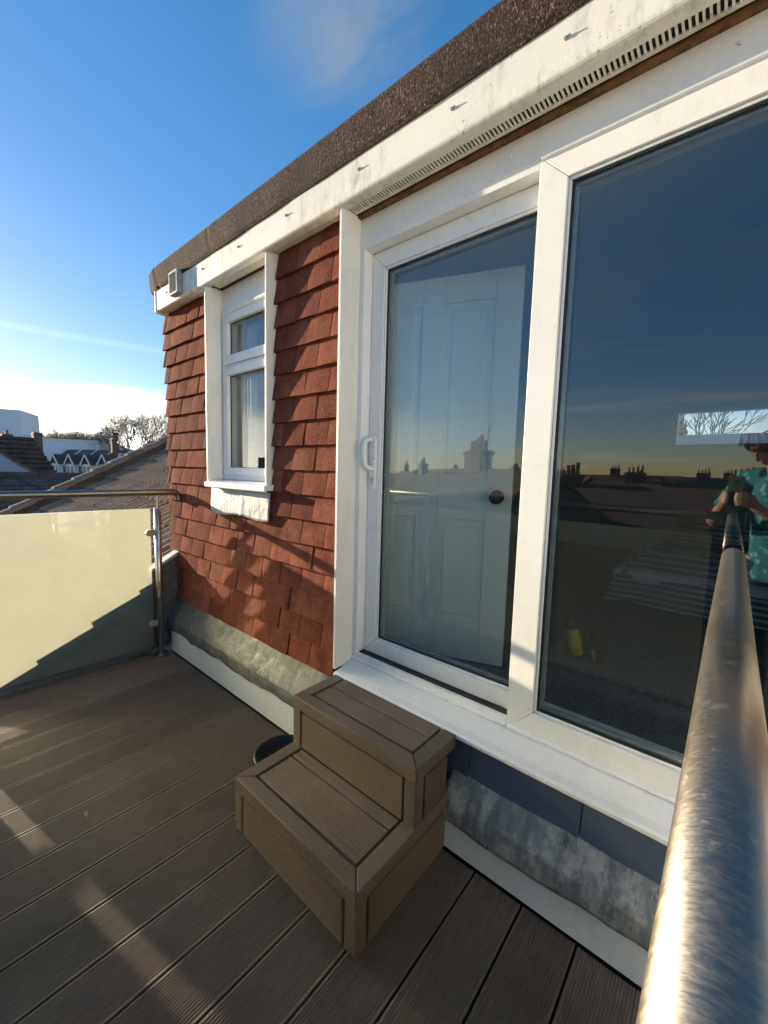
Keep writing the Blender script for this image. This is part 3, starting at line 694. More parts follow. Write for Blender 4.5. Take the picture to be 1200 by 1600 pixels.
panel(br, (.012, -.205), (.012, -1.185), back=(1, 0))
for z in (.84, .232): clamp(br, .012, -.178, z, 0, -1); clamp(br, .012, YF+.018, z, 0, 1)

# ------------------------------------------------------------------ neighbouring roofs
SL = .55; RZ0 = .585; ang = math.atan(SL)
nr = thing('tiled_roof', 'weathered ribbed tile roof sloping up beside the glass balustrade', 'roof', (-5, 0, RZ0))
PITCH = .13; TWID = PITCH*2; GR = .30
def ribtile(th=.016):
    m = MB(); nx = 18; L = .37; top = []
    for j in (0, 1):
        for i in range(nx+1):
            x = TWID*i/nx; ph = (x/PITCH) % 1.
            rise = .055*max(0, 1-abs(ph-.5)/.36)**.8
            top.append((x, L*j, rise+(.020 if j == 0 else 0)))
    n = nx+1; b = len(top); low = [(x, y, z-th) for x, y, z in top]; fs = []
    for i in range(nx): fs += [(i, i+1, n+i+1, n+i), (i, b+i, b+i+1, i+1)]
    fs += [(0, n, b+n, b), (nx, b+nx, b+n+nx, n+nx)]
    m.add(top+low, fs); me = m.mesh('roof_tile'); me.materials.append(M['rooftile'])
    return me
rtm = ribtile(); rtilt = Matrix.Rotation(ang, 4, 'X')
ntile = 0; xr = -3.0; late = []
for c_ in range(17):
    xa = xr-(c_+1)*TWID
    if xa < -7.45: break
    for r_ in range(-6, 10):
        s = r_*GR; y = s*math.cos(ang); z = RZ0+s*math.sin(ang)
        o = bpy.data.objects.new('roof_tile', rtm); COL.objects.link(o); o.parent = nr
        o.location = Vector((xa+random.uniform(-.003, .003), y, z+random.uniform(-.003, .004)))-nr.location
        o.rotation_euler = (ang+random.uniform(-.01, .01)-.03, random.uniform(-.01, .01), random.uniform(-.006, .006)); ntile += 1
m = MB()
def slab(m, x0, x1, s0, s1, dz, th):
    c, s = math.cos(ang), math.sin(ang)
    return m.hexa([(x0, s0*c, RZ0+s0*s+dz-th), (x1, s0*c, RZ0+s0*s+dz-th), (x1, s1*c, RZ0+s1*s+dz-th), (x0, s1*c, RZ0+s1*s+dz-th), (x0, s0*c, RZ0+s0*s+dz), (x1, s0*c, RZ0+s0*s+dz), (x1, s1*c, RZ0+s1*s+dz), (x0, s1*c, RZ0+s1*s+dz)])
slab(MB(), -7.45, -3.0, -5.5, 3.4, -.03, .12).build('roof_base', 'backing', nr)
slab(MB(), -7.45, -3.0, -5.5, -2.1, .01, .03).build('lower_slope', 'rooftile', nr)
for i in range(26):                                      # raised verge, one capping tile after another
    s0 = -3.6+i*.27; c, s = math.cos(ang), math.sin(ang); m = MB(); vs = []; n = 7
    for t, lift in ((s0, .03), (s0+.30, .0)):
        for k in range(n):
            a = math.pi*k/(n-1); vs.append((-7.42+.11*math.cos(a), t*c, RZ0+t*s+.15+lift*.7+.09*math.sin(a)))
    m.add(vs, [(k, k+1, n+k+1, n+k) for k in range(n-1)]+[tuple(range(n))]); o = m.build('verge_tile', 'rooftile', nr)
slab(MB(), -7.50, -7.34, -3.7, 3.4, .16, .24).build('verge_bedding', 'house_roof', nr)

# next roof beyond the verge, facing the terrace
r2 = thing('tiled_roof', 'long dark tiled roof beyond the verge, level with the handrail', 'roof', (-12.5, 0, 0))
m = MB(); NR = 12; L0, L1 = Vector((-10.6, 0, -.02)), Vector((-14.0, 0, .90))
for i in range(NR):
    a, b = L0.lerp(L1, i/NR), L0.lerp(L1, (i+1)/NR)
    y = -9.0+(.15 if i % 2 else 0)
    while y < 5.0:
        t = random.uniform(.0, .014)
        m.hexa([(a.x, y, a.z), (a.x, y+.285, a.z), (b.x, y+.285, b.z-.01), (b.x, y, b.z-.01), (a.x, y, a.z+.045+t), (a.x, y+.285, a.z+.045+t), (b.x, y+.285, b.z+.012), (b.x, y, b.z+.012)]); y += .30
o = m.build('roof_tiles', 'house_roof', r2); o['kind'] = 'stuff'
MB().hexa([(-10.6, -9, -.2), (-10.6, 5, -.2), (-17.4, 5, -.2), (-17.4, -9, -.2), (-10.7, -9, -.05), (-10.7, 5, -.05), (-14.0, 5, .86), (-14.0, -9, .86)]).build('roof_base', 'backing', r2)
MB().tube([(-14.0, -9, .90), (-14.0, 5, .90)], .11, 10).build('ridge', 'house_roof', r2)
box('wall', 'brick', r2, -17.2, -10.8, -8.9, 4.9, -9.0, -.2)

# grey gable house
gh = thing('gable_house', 'blue grey rendered gable with a brown tiled roof at the left edge', 'house', (-31, 0, -9))
MB().prism([(-3.4, -9), (3.75, -9), (3.75, .42), (.2, 3.2), (-3.4, .42)], -36, -29.9, 'X').build('gable_wall', 'grey_render', gh)
def slabpoly(m, A, B, C, Dd, t=.12):
    A, B, C, Dd = map(Vector, (A, B, C, Dd)); n = (B-A).cross(Dd-A).normalized()*t
    return m.hexa([A-n, B-n, C-n, Dd-n, A+n, B+n, C+n, Dd+n])
slabpoly(MB(), (-29.8, .2, 3.24), (-29.8, 3.95, .32), (-37, 3.95, .32), (-37, .2, 3.24), .06).build('roof_slope', 'house_roof', gh)
slabpoly(MB(), (-29.8, .2, 3.24), (-29.8, -3.6, .30), (-37, -3.6, .30), (-37, .2, 3.24), .06).build('roof_slope', 'house_roof', gh)
# hipped tiled roof just right of it
gr2 = thing('tiled_roof', 'brown tiled roof slope behind the grey gable at the left', 'roof', (-34, 2, 0))
slabpoly(MB(), (-40, -6, 2.9), (-40, 5.1, 2.9), (-37.4, 6.0, .2), (-37.4, -6, .2), .1).build('roof_slope', 'house_roof', gr2)
for i in range(8): 
    t = i/8; MB().box(-40+2.6*t-.02, -40+2.6*t+.30, -6, 5.1+.9*t, 2.88-2.7*t, 3.06-2.7*t).build('tile_course', 'house_roof', gr2)
box('wall', 'render_white', gr2, -43, -38.0, -6, 5.0, -9, .3)

# ------------------------------------------------------------------ ground
m = MB(); NG = 60
m.grid(lambda u, v: (-2500+5000*u, -2500+5000*v, -9.0), 10, 10)
g_ = struct(m.build('ground', 'ground'))

# ------------------------------------------------------------------ far white terrace with gables
def polar(px_deg, dist, z): return Vector((-math.cos(R(px_deg))*dist, -1.19+math.sin(R(px_deg))*dist, z))
def terrace_house(P, th_deg, Wd, label, chim):
    th = thing('terrace_house', label, 'house', (P[0], P[1], -9), 'white gabled terrace')
    th.rotation_euler = (0, 0, R(th_deg)); ez = 10.1; b = dict(local=True); rh = 4.0
    MB().box(-Wd/2+.02, Wd/2-.02, 0, 9, 0, ez).build('wall', 'render_white', th, **b)
    for y in (-.45, 9.45):
        slabpoly(MB(), (-Wd/2, y, ez-.1), (Wd/2, y, ez-.1), (Wd/2, 4.5, ez+rh), (-Wd/2, 4.5, ez+rh), .08).build('roof_slope', 'house_roof', th, **b)
    slabpoly(MB(), (Wd/2-.2, -.46, ez+.15), (Wd/2+.05, -.46, ez+.15), (Wd/2+.05, 4.5, ez+rh+.25), (Wd/2-.2, 4.5, ez+rh+.25), .1).build('party_wall', 'render_white', th, **b)
    g = 1.75; gz = 2.3
    MB().prism([(-g, ez-.1), (g, ez-.1), (0, ez+gz)], -1.0, 1.9, 'Y').build('gable', 'house_roof', th, **b)
    for s in (-1, 1):
        slabpoly(MB(), (0, -1.25, ez+gz+.2), (s*(g+.3), -1.25, ez-.25), (s*(g+.3), 3.2, ez-.25), (0, 3.2, ez+gz+.2), .08).build('gable_roof', 'house_roof', th, **b)
        slabpoly(MB(), (0, -1.45, ez+gz+.12), (s*(g+.34), -1.45, ez-.36), (s*(g+.34), -1.27, ez-.36), (0, -1.27, ez+gz+.12), .20).build('bargeboard', 'render_white', th, **b)
    MB().box(-g, g, -.95, -.002, 0, ez-.12).build('bay', 'render_white', th, **b)
    for x, y in ((-.85, -.97), (.85, -.97), (2.75, -.02), (-2.75, -.02)):
        for z0 in (ez-2.6, ez-6.2):
            f = MB().box(x-.55, x+.55, y-.03, y, z0, z0+1.9).build('window', 'render_white', th, **b)
            for a in (.08, 1.0): MB().box(x-.46, x+.46, y-.07, y-.032, z0+a, z0+a+.84).build('pane', 'winglass', f, **b)
    MB().tube([(-Wd/2+.15, -.12, 0), (-Wd/2+.15, -.12, ez-.2)], .07, 6).build('downpipe', 'black', th, **b)
    if chim:
        c_ = MB().box(Wd/2-1.1, Wd/2+.9, 3.8, 5.2, ez+2.6, ez+5.8).build('chimney', 'brick', th, **b)
        MB().box(Wd/2-1.2, Wd/2+1.0, 3.7, 5.3, ez+5.4, ez+5.6).build('corbel', 'brick', c_, **b)
        for i in range(4): MB().tube([(Wd/2-.8+i*.5, 4.5, ez+5.8), (Wd/2-.8+i*.5, 4.5, ez+6.5)], .15, 8).build('chimney_pot', 'pot', c_, **b)
ordn = ['partly hidden by the near roof verge', 'second from the near roof verge', 'third from the near roof verge', 'fourth from the near roof verge', 'fifth from the near roof verge', 'furthest left beside the long white wall']
for i in range(6):
    terrace_house((-112.5-6.9*i, 37.6-2.1*i), 17.0, 7.2, 'white terraced house with a pointed gable, '+ordn[i], i in (1, 3))
def block(name, label, A, B, depth, ztop, mat, wins=(), cat='building'):
    A, B = Vector(A), Vector(B); d = (B-A).normalized(); n = Vector((-d.y, d.x, 0)); c = (A+B)/2
    t = thing(name, label, cat, (A.x, A.y, -9)); t.rotation_euler = (0, 0, math.atan2(d.y, d.x)); L = (B-A).length
    MB().box(0, L, 0, depth, 0, ztop+9).build('wall', mat, t, local=True)
    MB().box(-.15, L+.15, -.15, depth+.15, ztop+9.001, ztop+9.3).build('parapet', 'render_white', t, local=True)
    for x0, x1, z0, z1 in wins:
        f = MB().box(x0, x1, -.06, 0, z0+9, z1+9).build('window', 'grey_render', t, local=True)
        MB().box(x0+.15, x1-.15, -.12, -.062, z0+9.15, z1+9-.15).build('pane', 'winglass', f, local=True)
    return t
def pxdir(x):     # plan angle from -X for a picture column at the horizon
    v = fw+rt*((x-600)/F)-up*((722-800)/F); return math.degrees(math.atan2(v.y, -v.x))
block('white_block', 'long plain white wall left of the gabled terrace', polar(pxdir(67), 158, 0), polar(pxdir(150), 225, 0), -14, 8.0, 'render_white')
block('flat_roofed_block', 'tall white flat roofed building on the skyline at the far left', polar(pxdir(-120), 275, 0), polar(pxdir(64.5), 262, 0), -25, 23.0, 'render_white',
      [(71.5, 74, 13.2, 17.5), (79, 80, 14, 16), (80.5, 81.5, 17, 20), (66, 67.5, 16.6, 17.6)])
block('low_white_wing', 'low white wing with a dark parapet under the skyline block', polar(pxdir(-60), 205, 0), polar(pxdir(72), 190, 0), -12, 9.8, 'render_white')
def chimney_stack(loc, w_, d_, h, npots, label, cat='chimney', group=None):
    t = thing('chimney_stack', label, cat, loc, group)
    MB().box(-w_/2, w_/2, -d_/2, d_/2, 0, h).build('stack', 'brick', t, local=True)
    for k, (e, z) in enumerate(((.06, .80), (.11, .88), (.05, .95))): MB().box(-w_/2-e, w_/2+e, -d_/2-e, d_/2+e, h*z, h*z+h*.05).build('corbel', 'brick', t, local=True)
    for i in range(npots):
        x = -w_/2+w_*(i+.5)/npots; hh = random.choice((.55, .75, .9))
        MB().tube([(x, 0, h), (x, 0, h+hh*.85), (x, 0, h+hh*.86), (x, 0, h+hh)], [w_/npots*.36, w_/npots*.30, w_/npots*.36, w_/npots*.36], 10).build('chimney_pot', 'pot', t, local=True)
    return t
p = polar(pxdir(13), 120, 3.0); chimney_stack(p, 2.4, 1.6, 4.0, 3, 'squat brick chimney in front of the skyline block')
p = polar(pxdir(60), 118, 3.2); chimney_stack(p, 2.6, 1.4, 4.4, 0, 'brown brick stack at the corner of the skyline block')

# ------------------------------------------------------------------ bare trees
def tree(loc, H, spread, label, levels=6, seed=1, trunk_r=.45, nb=(3, 4)):
    rg = random.Random(seed); t = thing('bare_tree', label, 'tree', loc)
    tr = MB(); br_ = MB()
    def grow(p, d, L, r, lv):
        q = p+d*L*.55+Vector((rg.uniform(-1, 1), rg.uniform(-1, 1), rg.uniform(-.3, .6)))*L*.06; e = q+(d+Vector((rg.uniform(-.25, .25), rg.uniform(-.25, .25), .12))).normalized()*L*.45
        (tr if lv >= levels-1 else br_).tube([p, q, e], [r, r*.82, r*.66], 6 if lv >= levels-1 else (4 if lv > 2 else 3), cap=False)
        if lv == 0: return
        n_ = rg.choice(nb) if lv < levels else 5
        for i in range(n_):
            a = 2*math.pi*(i+rg.uniform(-.3, .3))/n_; tilt = rg.uniform(.35, .85)*spread
            u_ = d.orthogonal().normalized(); v_ = d.cross(u_)
            nd = (d*math.cos(tilt)+(u_*math.cos(a)+v_*math.sin(a))*math.sin(tilt)+Vector((0, 0, .10))).normalized()
            s0 = q.lerp(e, rg.uniform(.2, 1.0)) if i else e
            grow(s0, nd, L*rg.uniform(.62, .82), max(r*.56, .022), lv-1)
    grow(Vector((0, 0, 0)), Vector((0, 0, 1)), H*.30, trunk_r, levels)
    tr.build('trunk', 'bark', t, local=True); br_.build('crown', 'bark', t, local=True); return t
p = polar(pxdir(216), 165, -9); tree(p, 34, 1.05, 'big bare tree with a rounded crown behind the gabled terrace', 7, 4, .6, (3, 4))
for i, (px, ds, H) in enumerate(((80, 300, 36), (97, 310, 38), (113, 290, 37), (131, 300, 38), (148, 310, 35), (163, 300, 33), (262, 180, 28))):
    tree(polar(pxdir(px), ds, -9), H, 1.1, ['low bare tree just right of the skyline block', 'second bare tree right of the skyline block', 'third bare tree right of the skyline block', 'fourth bare tree right of the skyline block', 'fifth bare tree, left of the lone brick chimney', 'small bare tree beside the big round crowned tree', 'bare tree half hidden behind the red tile wall'][i], 5, 20+i, .5, (4, 5))
p = polar(pxdir(179), 128, 4.2); chimney_stack(p, 1.1, 1.1, 3.4, 1, 'slim dark chimney left of the big bare tree')

# ------------------------------------------------------------------ houses across the street, mirrored in the glass
def street_house(x, y, Wd, ridge, depth, label, rot=0., chim=None, aerial=False, group='roofs mirrored in the glass'):
    t = thing('brick_house', label, 'house', (x, y, -9), group); t.rotation_euler = (0, 0, rot); b = dict(local=True)
    hz = ridge+9; ez = hz-2.6
    MB().prism([(-depth/2, 0), (depth/2, 0), (depth/2, ez), (0, hz-.1), (-depth/2, ez)], -Wd/2, Wd/2, 'X').build('wall', 'brick', t, **b)
    for s in (-1, 1):
        slabpoly(MB(), (-Wd/2-.1, s*(depth/2+.4), ez-.2), (Wd/2+.1, s*(depth/2+.4), ez-.2), (Wd/2+.1, 0, hz), (-Wd/2-.1, 0, hz), .09).build('roof_slope', 'house_roof', t, **b)
    for i in range(3):
        xx = -Wd/2+Wd*(i+.5)/3
        for z0 in (ez-2.2, ez-5.0):
            f = MB().box(xx-.55, xx+.55, depth/2, depth/2+.06, z0, z0+1.6).build('window', 'render_white', t, **b)
            MB().box(xx-.47, xx+.47, depth/2+.062, depth/2+.09, z0+.08, z0+1.52).build('pane', 'winglass', f, **b)
    if chim:
        cx, cw, ch, np_ = chim
        c_ = MB().box(cx-cw/2, cx+cw/2, -.45, .45, hz-1.2, hz+ch).build('chimney', 'brick', t, **b)
        for e, z in ((.07, ch-.35), (.13, ch-.22)): MB().box(cx-cw/2-e, cx+cw/2+e, -.45-e, .45+e, hz+z, hz+z+.11).build('corbel', 'brick', c_, **b)
        for i in range(np_):
            px_ = cx-cw/2+cw*(i+.5)/np_; hh = (.62, .66, .80, .95, .58)[i % 5]
            MB().tube([(px_, 0, hz+ch), (px_, 0, hz+ch+hh-.1), (px_, 0, hz+ch+hh-.09), (px_, 0, hz+ch+hh)], [.14, .12, .145, .145], 10).build('chimney_pot', 'pot', c_, **b)
        if aerial:
            ax = cx+cw/2+.1; a = MB(); a.tube([(ax, 0, hz+.3), (ax, 0, hz+ch+1.5)], .022, 6)
            for z, L in ((ch+1.3, .6), (ch+.7, 1.0)):
                a.tube([(ax-L*.35, -.1, hz+z), (ax+L, .2, hz+z-.1)], .016, 5)
                for k in range(6): u = ax-L*.3+k*L*.24; a.tube([(u, .04*k-.1, hz+z-.2), (u, .04*k-.1, hz+z+.16)], .009, 4)
            a.build('aerial', 'black', t, **b)
street_house(-12.6, -22.5, 13.5, 1.55, 8, 'brick house across the street with five chimney pots, mirrored in the door', .55, (-.1, 1.9, 1.25, 5), True)
street_house(-21.5, -17.0, 8, 1.9, 7, 'gabled brick house mirrored at the left of the sliding pane', .55+math.pi/2, (0, 1.2, .9, 3))
street_house(-4.6, -27.5, 9, .75, 8, 'brick house mirrored behind the middle frame', .2, (-3.9, 1.0, .7, 3))
k = 0
for row, (ds, n_, zr) in enumerate(((62, 7, .9), (100, 9, 1.5), (150, 9, 2.4))):
    for i in range(n_):
        a = R(40+62*(i+.5)/n_)+R(2.0*row); 
        street_house(-math.cos(a)*ds, -math.sin(a)*ds, ds*.135, zr+random.uniform(-.4, .4), 8, 'dark roof with chimneys on the skyline mirrored in the large pane', math.pi/2-a+random.uniform(-.15, .15), (random.uniform(-3, 3), random.uniform(1.2, 2.2), random.uniform(.9, 1.7), random.choice((3, 4, 5))), False, 'skyline roofs mirrored in the large pane'); k += 1

# ------------------------------------------------------------------ bedroom behind the glass
FZ = .44
rm = struct(MB().box(-3.0, 1.6, .215, 4.4, FZ-.06, FZ).build('room_floor', 'carpet'))
struct(MB().box(-3.0, 1.6, .215, 4.4, 2.325, 2.3355).build('room_ceiling', 'roomwall'))
struct(MB().box(-3.05, -2.95, .20, 4.4, FZ, 2.325).build('room_wall_left', 'roomwall'))
struct(MB().box(1.5, 1.6, .20, 4.4, FZ, 2.325).build('room_wall_right', 'roomwall'))
wx0, wx1, wz0, wz1 = -.55, .62, 1.62, 2.035
m = MB(); m.box(-2.95, wx0, 4.3, 4.4, FZ, 2.325); m.box(wx1, 1.5, 4.3, 4.4, FZ, 2.325); m.box(wx0, wx1, 4.3, 4.4, FZ, wz0); m.box(wx0, wx1, 4.3, 4.4, wz1, 2.325)
struct(m.build('room_wall_back', 'roomwall'))
struct(MB().box(-1.80, -1.30, .181, .214, FZ, 2.325).build('room_wall_front', 'roomwall'))
struct(MB().box(-2.95, -2.43, .181, .214, FZ, 2.325).build('room_wall_front', 'roomwall'))
struct(MB().box(-2.43, -1.80, .181, .214, FZ, 1.16).build('room_wall_front', 'roomwall'))
rw = thing('rear_window', 'bright rear window of the bedroom seen through the large pane', 'window', (0, 4.3, wz0))
mitred(rw, 'frame', 'white', wx0, wx1, wz0, wz1, .04, 4.27, 4.38)
# white panelled door standing open just inside
pd = thing('panel_door', 'white panelled bedroom door with a black knob inside the sliding pane', 'door', (-.70, .46, FZ+.01))
pd.rotation_euler = (0, 0, math.atan2(-.21, -.60)); b = dict(local=True); PW, PH = .74, 1.655
def rail_(x0, x1, z0, z1, nm): MB().box(x0, x1, -.018, .018, z0, z1).build(nm, 'doorpaint', pd, bevel=.002, **b)
stx = [(0, .105), (.105+.21, .105+.31), (PW-.105, PW)]
for a, c_ in stx: rail_(a, c_, 0, PH, 'stile')
holes = [(.105, .315), (.415, PW-.105)]
zs = [(0, .17), (.63, .80), (PH-.11, PH)]
for a, c_ in holes:
    for z0, z1 in zs: rail_(a+.0005, c_-.0005, z0, z1, 'door_rail')
    for z0, z1 in ((.17, .63), (.80, PH-.11)):
        MB().box(a, c_, -.007, .007, z0, z1).build('recess', 'doorpaint', pd, **b)
        MB().box(a+.03, c_-.03, -.015, .015, z0+.03, z1-.03).build('raised_panel', 'doorpaint', pd, bevel=.006, **b)
kn = MB(); kn.tube([(.06, .018, .735), (.06, .028, .735), (.06, .03, .735), (.06, .05, .735), (.06, .06, .735), (.06, .072, .735), (.06, .078, .735)], [.030, .030, .012, .012, .027, .027, .012], 18)
kn.build('knob', 'black', pd, smooth=True, **b)
# bed under a striped duvet
bd = thing('bed', 'low bed with a grey striped duvet seen through the large pane', 'bed', (.15, 2.6, FZ))
def duv(u, v):
    x = -.62+1.75*u; y = 1.85+1.75*v; e = min(u, 1-u, v*1.4, (1-v))*2; h = .30*min(1, max(0, e)*4)**.5
    return (x+.03*noise.noise((y*4, u*3, 1)), y+.03*noise.noise((x*4, 3, v*3)), FZ+.03+h+.045*noise.noise((x*3.2, y*3.2, 2))*min(1, e*4)+.02*noise.noise((x*9, y*9, 5)))
MB().grid(duv, 40, 40).build('duvet', 'stripe', bd, smooth=True)
box('mattress', 'doorpaint', bd, -.58, 1.1, 1.9, 3.55, FZ+.05, FZ+.24, bevel=.04)
for i, (x, y, z, rx) in enumerate(((.0, 2.9, FZ+.42, .4), (.5, 3.1, FZ+.45, .3))):
    MB().ball((x, y, z), .33, .22, .10, 16, 8, lambda d: 1+.12*noise.noise((d.x*2+i, d.y*2, d.z*2))).build('pillow', 'stripe', bd, smooth=True)
# cordless drill on the carpet
dl = thing('cordless_drill', 'yellow and black cordless drill lying on the bedroom carpet', 'drill', (-.445, .80, FZ)); dl.rotation_euler = (0, R(-104), R(18)); dl.location = (-.40, .80, FZ+.108); b = dict(local=True)
MB().tube([(-.06, 0, .10), (-.05, 0, .10), (.0, 0, .10), (.05, 0, .10), (.065, 0, .10)], [.022, .030, .033, .031, .024], 14).build('motor_body', 'yellow', dl, smooth=True, **b)
MB().tube([(.065, 0, .10), (.075, 0, .10), (.10, 0, .10), (.118, 0, .10), (.125, 0, .10)], [.022, .024, .022, .016, .007], 12).build('chuck', 'black', dl, **b)
MB().hexa([(-.055, -.018, .03), (-.015, -.018, .03), (-.015, .018, .03), (-.055, .018, .03), (-.04, -.017, .085), (.005, -.017, .085), (.005, .017, .085), (-.04, .017, .085)]).build('grip', 'black', dl, bevel=.006, **b)
MB().box(-.085, .03, -.032, .032, 0, .034).build('battery', 'black', dl, bevel=.005, **b)
MB().box(-.080, -.03, -.0325, .0325, .026, .040).build('battery_clip', 'yellow', dl, bevel=.004, **b)

# things outside the rear window
rc = Vector((-3.0, 15.5, -9)); chimney_stack((-2.46, 25.0, .4), .62, .6, 3.7, 2, 'brick chimney seen through the rear bedroom window')
tree((-2.0, 26, -2), 9.0, .75, 'bare tree seen through the rear bedroom window', 5, 77, .12, (2, 3))
t = thing('tiled_roof', 'neighbouring roof seen through the rear bedroom window', 'roof', (0, 14, -1))
slabpoly(MB(), (-9, 11, -.8), (9, 11, -.8), (9, 15, 2.62), (-9, 15, 2.62), .1).build('roof_slope', 'slate', t)

# ------------------------------------------------------------------ photographer, mirrored in the large pane
def figure(name, chains, mat, parent, sub=2):
    """chains: list of [(point, rx, ry)...]; lofted tubes remeshed into one closed surface"""
    m = MB()
    for ch in chains:
        pts = [Vector(c[0]) for c in ch]; n = 14; ref = None; rings = []
        for i, p in enumerate(pts):
            t = (pts[min(i+1, len(pts)-1)]-pts[max(i-1, 0)]).normalized()
            if ref is None: ref = rt0 if abs(t.dot(rt0)) < .8 else Vector((0, 0, 1))
            a = (ref-t*ref.dot(t)).normalized(); c = t.cross(a); ref = a
            rings.append([p+a*math.cos(2*math.pi*k/n)*ch[i][1]+c*math.sin(2*math.pi*k/n)*ch[i][2] for k in range(n)])
        vs = [q for rg in rings for q in rg]; fs = []
        for i in range(len(rings)-1):
            for k in range(n): fs.append((i*n+k, i*n+(k+1) % n, (i+1)*n+(k+1) % n, (i+1)*n+k))
        fs += [tuple(range(n))[::-1], tuple(range(len(vs)-n, len(vs)))]
        m.add(vs, fs)
    o = m.build(name, mat, parent, smooth=True)
    return o
hf = Vector((-math.sin(YAW), math.cos(YAW), 0))
def L_(f, r, z): v = Vector((CAM.x, CAM.y, 0))+hf*f+rt0*r; return Vector((v.x, v.y, z))
ps = thing('person', 'person in a teal patterned shirt holding up a phone, mirrored in the large pane', 'person', tuple(L_(-.36, 0, 0)))
HC = L_(-.205, -.02, 1.475); ht = (L_(0, 0, 1.30)-HC).normalized(); hu = (Vector((0, 0, 1))-ht*ht.z).normalized(); hr = ht.cross(hu)
def H_(f, r, u): return HC+ht*f+hr*r+hu*u
ch = []
# head: stacked ellipses from jaw to crown
ch.append([(H_(.030, 0, -.118), .020, .026), (H_(.022, 0, -.108), .040, .050), (H_(.010, 0, -.08), .055, .072), (H_(.0, 0, -.04), .066, .086), (H_(-.006, 0, .01), .073, .096), (H_(-.010, 0, .055), .072, .094), (H_(-.012, 0, .09), .056, .074), (H_(-.012, 0, .110), .026, .034)])
ch.append([(H_(-.03, 0, -.04), .052, .055), (L_(-.265, -.01, 1.385), .052, .054), (L_(-.30, 0, 1.31), .062, .062), (L_(-.315, 0, 1.24), .10, .07)])
ch.append([(H_(.078, 0, .022), .008, .009), (H_(.096, 0, -.006), .011, .012), (H_(.103, 0, -.028), .014, .012), (H_(.086, 0, -.036), .012, .008)])   # nose
ch.append([(H_(.074, -.022, -.062), .006, .006), (H_(.083, 0, -.060), .009, .007), (H_(.074, .022, -.062), .006, .006)])            # lips
ch.append([(H_(.072, -.045, .034), .007, .009), (H_(.084, -.015, .036), .008, .010), (H_(.084, .015, .036), .008, .010), (H_(.072, .045, .034), .007, .009)])   # brow
for s in (-1, 1): ch.append([(H_(-.008, s*.070, .022), .008, .020), (H_(-.014, s*.082, .0), .009, .024), (H_(-.008, s*.072, -.026), .006, .014)])   # ears
for s in (-1, 1):
    sh = L_(-.315, s*.185, 1.285); el = L_(-.17, s*.235, 1.05); wr = L_(-.055, s*.085, 1.15)
    ch.append([(L_(-.315, s*.08, 1.29), .06, .06), (sh, .056, .056), (sh.lerp(el, .5), .047, .046), (el, .038, .038), (el.lerp(wr, .35), .037, .036), (wr, .025, .021)])
    pm = L_(-.040, s*.060, 1.185)
    ch.append([(wr, .025, .021), (wr.lerp(pm, .5), .030, .020), (pm, .036, .018), (L_(-.032, s*.056, 1.215), .024, .013)])
    for k, (zt, ln) in enumerate(((1.222, .048), (1.204, .053), (1.186, .050), (1.169, .041))):     # four fingers round the edge
        z = zt-(.004 if s > 0 else 0)
        ch.append([(L_(-.040, s*.058, z-.004), .0092, .0092), (L_(-.026, s*.056, z), .0090, .0090), (L_(-.006, s*.050, z+.002), .0084, .0084), (L_(.000, s*(.056-ln*.5), z+.002), .0080, .0080), (L_(-.001, s*(.056-ln*.85), z), .0068, .0068)])
    ch.append([(L_(-.045, s*.060, 1.165), .013, .013), (L_(-.046, s*.048, 1.195), .0115, .0115), (L_(-.038, s*.034, 1.218), .0100, .0100), (L_(-.034, s*.026, 1.236), .0082, .0082)])   # thumb on the screen side
ch.append([(L_(-.315, 0, 1.30), .10, .07), (L_(-.33, 0, 1.20), .155, .10), (L_(-.35, 0, 1.05), .14, .095), (L_(-.36, 0, .95), .135, .095), (L_(-.36, 0, .86), .15, .105)])
for s in (-1, 1):
    ch.append([(L_(-.36, s*.085, .88), .088, .095), (L_(-.355, s*.09, .70), .078, .082), (L_(-.34, s*.092, .47), .055, .058), (L_(-.36, s*.095, .30), .052, .056), (L_(-.37, s*.10, .09), .036, .038), (L_(-.37, s*.10, .05), .036, .04)])
    ch.append([(L_(-.41, s*.10, .035), .032, .03), (L_(-.33, s*.105, .035), .040, .03), (L_(-.24, s*.115, .028), .038, .022), (L_(-.205, s*.12, .024), .026, .016)])
bo = figure('body', ch, 'skin', ps); rmod = bo.modifiers.new('union', 'REMESH'); rmod.mode = 'VOXEL'; rmod.voxel_size = .0058; rmod.use_smooth_shade = True
smo = bo.modifiers.new('soft', 'SMOOTH'); smo.iterations = 4; smo.factor = .5
ch = [[(L_(-.300, 0, 1.335), .075, .068), (L_(-.312, 0, 1.31), .125, .088), (L_(-.335, 0, 1.20), .172, .118), (L_(-.355, 0, 1.05), .160, .115), (L_(-.365, 0, .92), .160, .118), (L_(-.365, 0, .80), .172, .126), (L_(-.365, 0, .77), .168, .122)]]
for s in (-1, 1):
    sh = L_(-.315, s*.185, 1.285); el = L_(-.17, s*.235, 1.05)
    ch.append([(L_(-.315, s*.08, 1.29), .075, .072), (sh, .070, .070), (sh.lerp(el, .4), .062, .062), (sh.lerp(el, .68), .060, .058)])
so = figure('shirt', ch, 'shirt', ps); rmod = so.modifiers.new('union', 'REMESH'); rmod.mode = 'VOXEL'; rmod.voxel_size = .009; rmod.use_smooth_shade = True
ch = []
for s in (-1, 1): ch.append([(L_(-.362, s*.07, .86), .105, .112), (L_(-.36, s*.088, .78), .098, .105), (L_(-.352, s*.092, .60), .078, .082), (L_(-.342, s*.093, .45), .066, .068), (L_(-.365, s*.096, .25), .062, .066), (L_(-.372, s*.10, .055), .058, .062)])
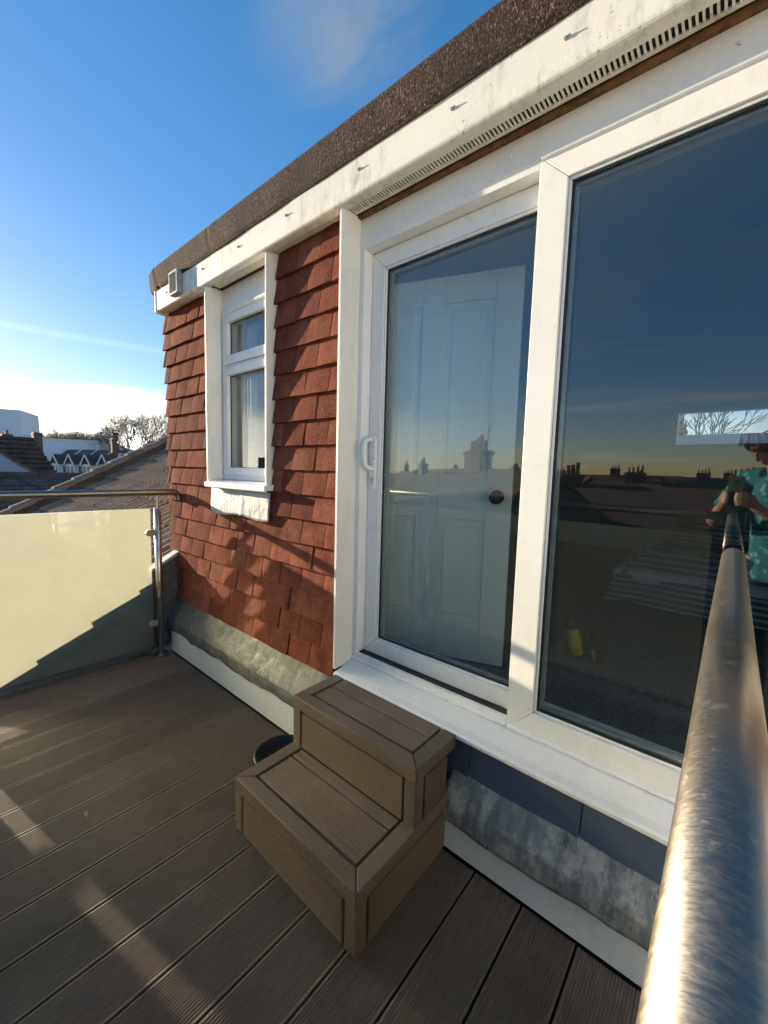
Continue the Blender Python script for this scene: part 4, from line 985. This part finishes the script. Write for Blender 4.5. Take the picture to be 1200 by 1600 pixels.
to = figure('trousers', ch, 'jeans', ps); rmod = to.modifiers.new('union', 'REMESH'); rmod.mode = 'VOXEL'; rmod.voxel_size = .010; rmod.use_smooth_shade = True
for s in (-1, 1):
    figure('shoe', [[(L_(-.425, s*.10, .04), .036, .036), (L_(-.36, s*.103, .052), .044, .048), (L_(-.28, s*.111, .042), .046, .036), (L_(-.215, s*.12, .032), .038, .026), (L_(-.19, s*.122, .026), .022, .018)]], 'black', ps)
    MB().ball(H_(.070, s*.031, .010), .011, .011, .011, 10, 6).build('eye', 'lens', ps, smooth=True)
def hairf(d): return 1+.10*noise.noise((d.x*6, d.y*6, d.z*3))+.05*noise.noise((d.x*17, d.y*17, d.z*7))
hm = MB(); rgh = random.Random(3)
hm.ball(H_(-.030, 0, .045), .094, .094, .088, 24, 14, hairf)
for i in range(150):                                     # loose locks falling over the brow and sides
    a = rgh.uniform(-2.7, 2.7); rr = rgh.uniform(.55, 1.0)
    d0 = hr*math.sin(a)*.070*rr+ht*math.cos(a)*.080*rr; p0 = H_(-.02, 0, .10)+d0*.8
    dn = (hr*math.sin(a)+ht*math.cos(a))
    p1 = p0+dn*.030-hu*.010; p2 = p1+dn*.018-hu*rgh.uniform(.025, .045); p3 = p2+dn*rgh.uniform(-.008, .016)-hu*rgh.uniform(.012, .035)-Vector((0, 0, .012))
    hm.tube([p0, p1, p2, p3], [.009, .010, .007, .002], 5)
hm.build('hair', 'hair', ps, smooth=True)
ph = thing('phone', 'dark green phone held up in both hands, mirrored in the large pane', 'phone', tuple(CAM-fw*.016-up*.05))
def C_(r, u, f): return CAM+rt*r+up*u+fw*f
m = MB(); pw, pu0, pu1 = .0375, -.127, .022; n = 6; prof = []
for cx, cz, a0 in ((pw-.010, pu1-.010, 0), (-pw+.010, pu1-.010, 90), (-pw+.010, pu0+.010, 180), (pw-.010, pu0+.010, 270)):
    for k in range(n+1): a = R(a0+90*k/n); prof.append((cx+.010*math.cos(a), cz+.010*math.sin(a)))
vs = [C_(a, b_, -.0125) for a, b_ in prof]+[C_(a, b_, -.0205) for a, b_ in prof]; q = len(prof)
m.add(vs, [(i, (i+1) % q, q+(i+1) % q, q+i) for i in range(q)]+[tuple(range(q)), tuple(range(q, 2*q))[::-1]]); m.build('casing', 'phone', ph, bevel=.001)
m = MB(); m.hexa([C_(-.018, -.018, -.0124), C_(.020, -.018, -.0124), C_(.020, .018, -.0124), C_(-.018, .018, -.0124), C_(-.018, -.018, -.0105), C_(.020, -.018, -.0105), C_(.020, .018, -.0105), C_(-.018, .018, -.0105)])
m.build('camera_bump', 'phone', ph, bevel=.001)
for r_, u_ in ((0, 0), (.0, -.012), (.012, -.006)):
    MB().tube([C_(r_, u_, -.0106), C_(r_, u_, -.0085)], .0055, 14).build('camera_lens', 'lens', ph)
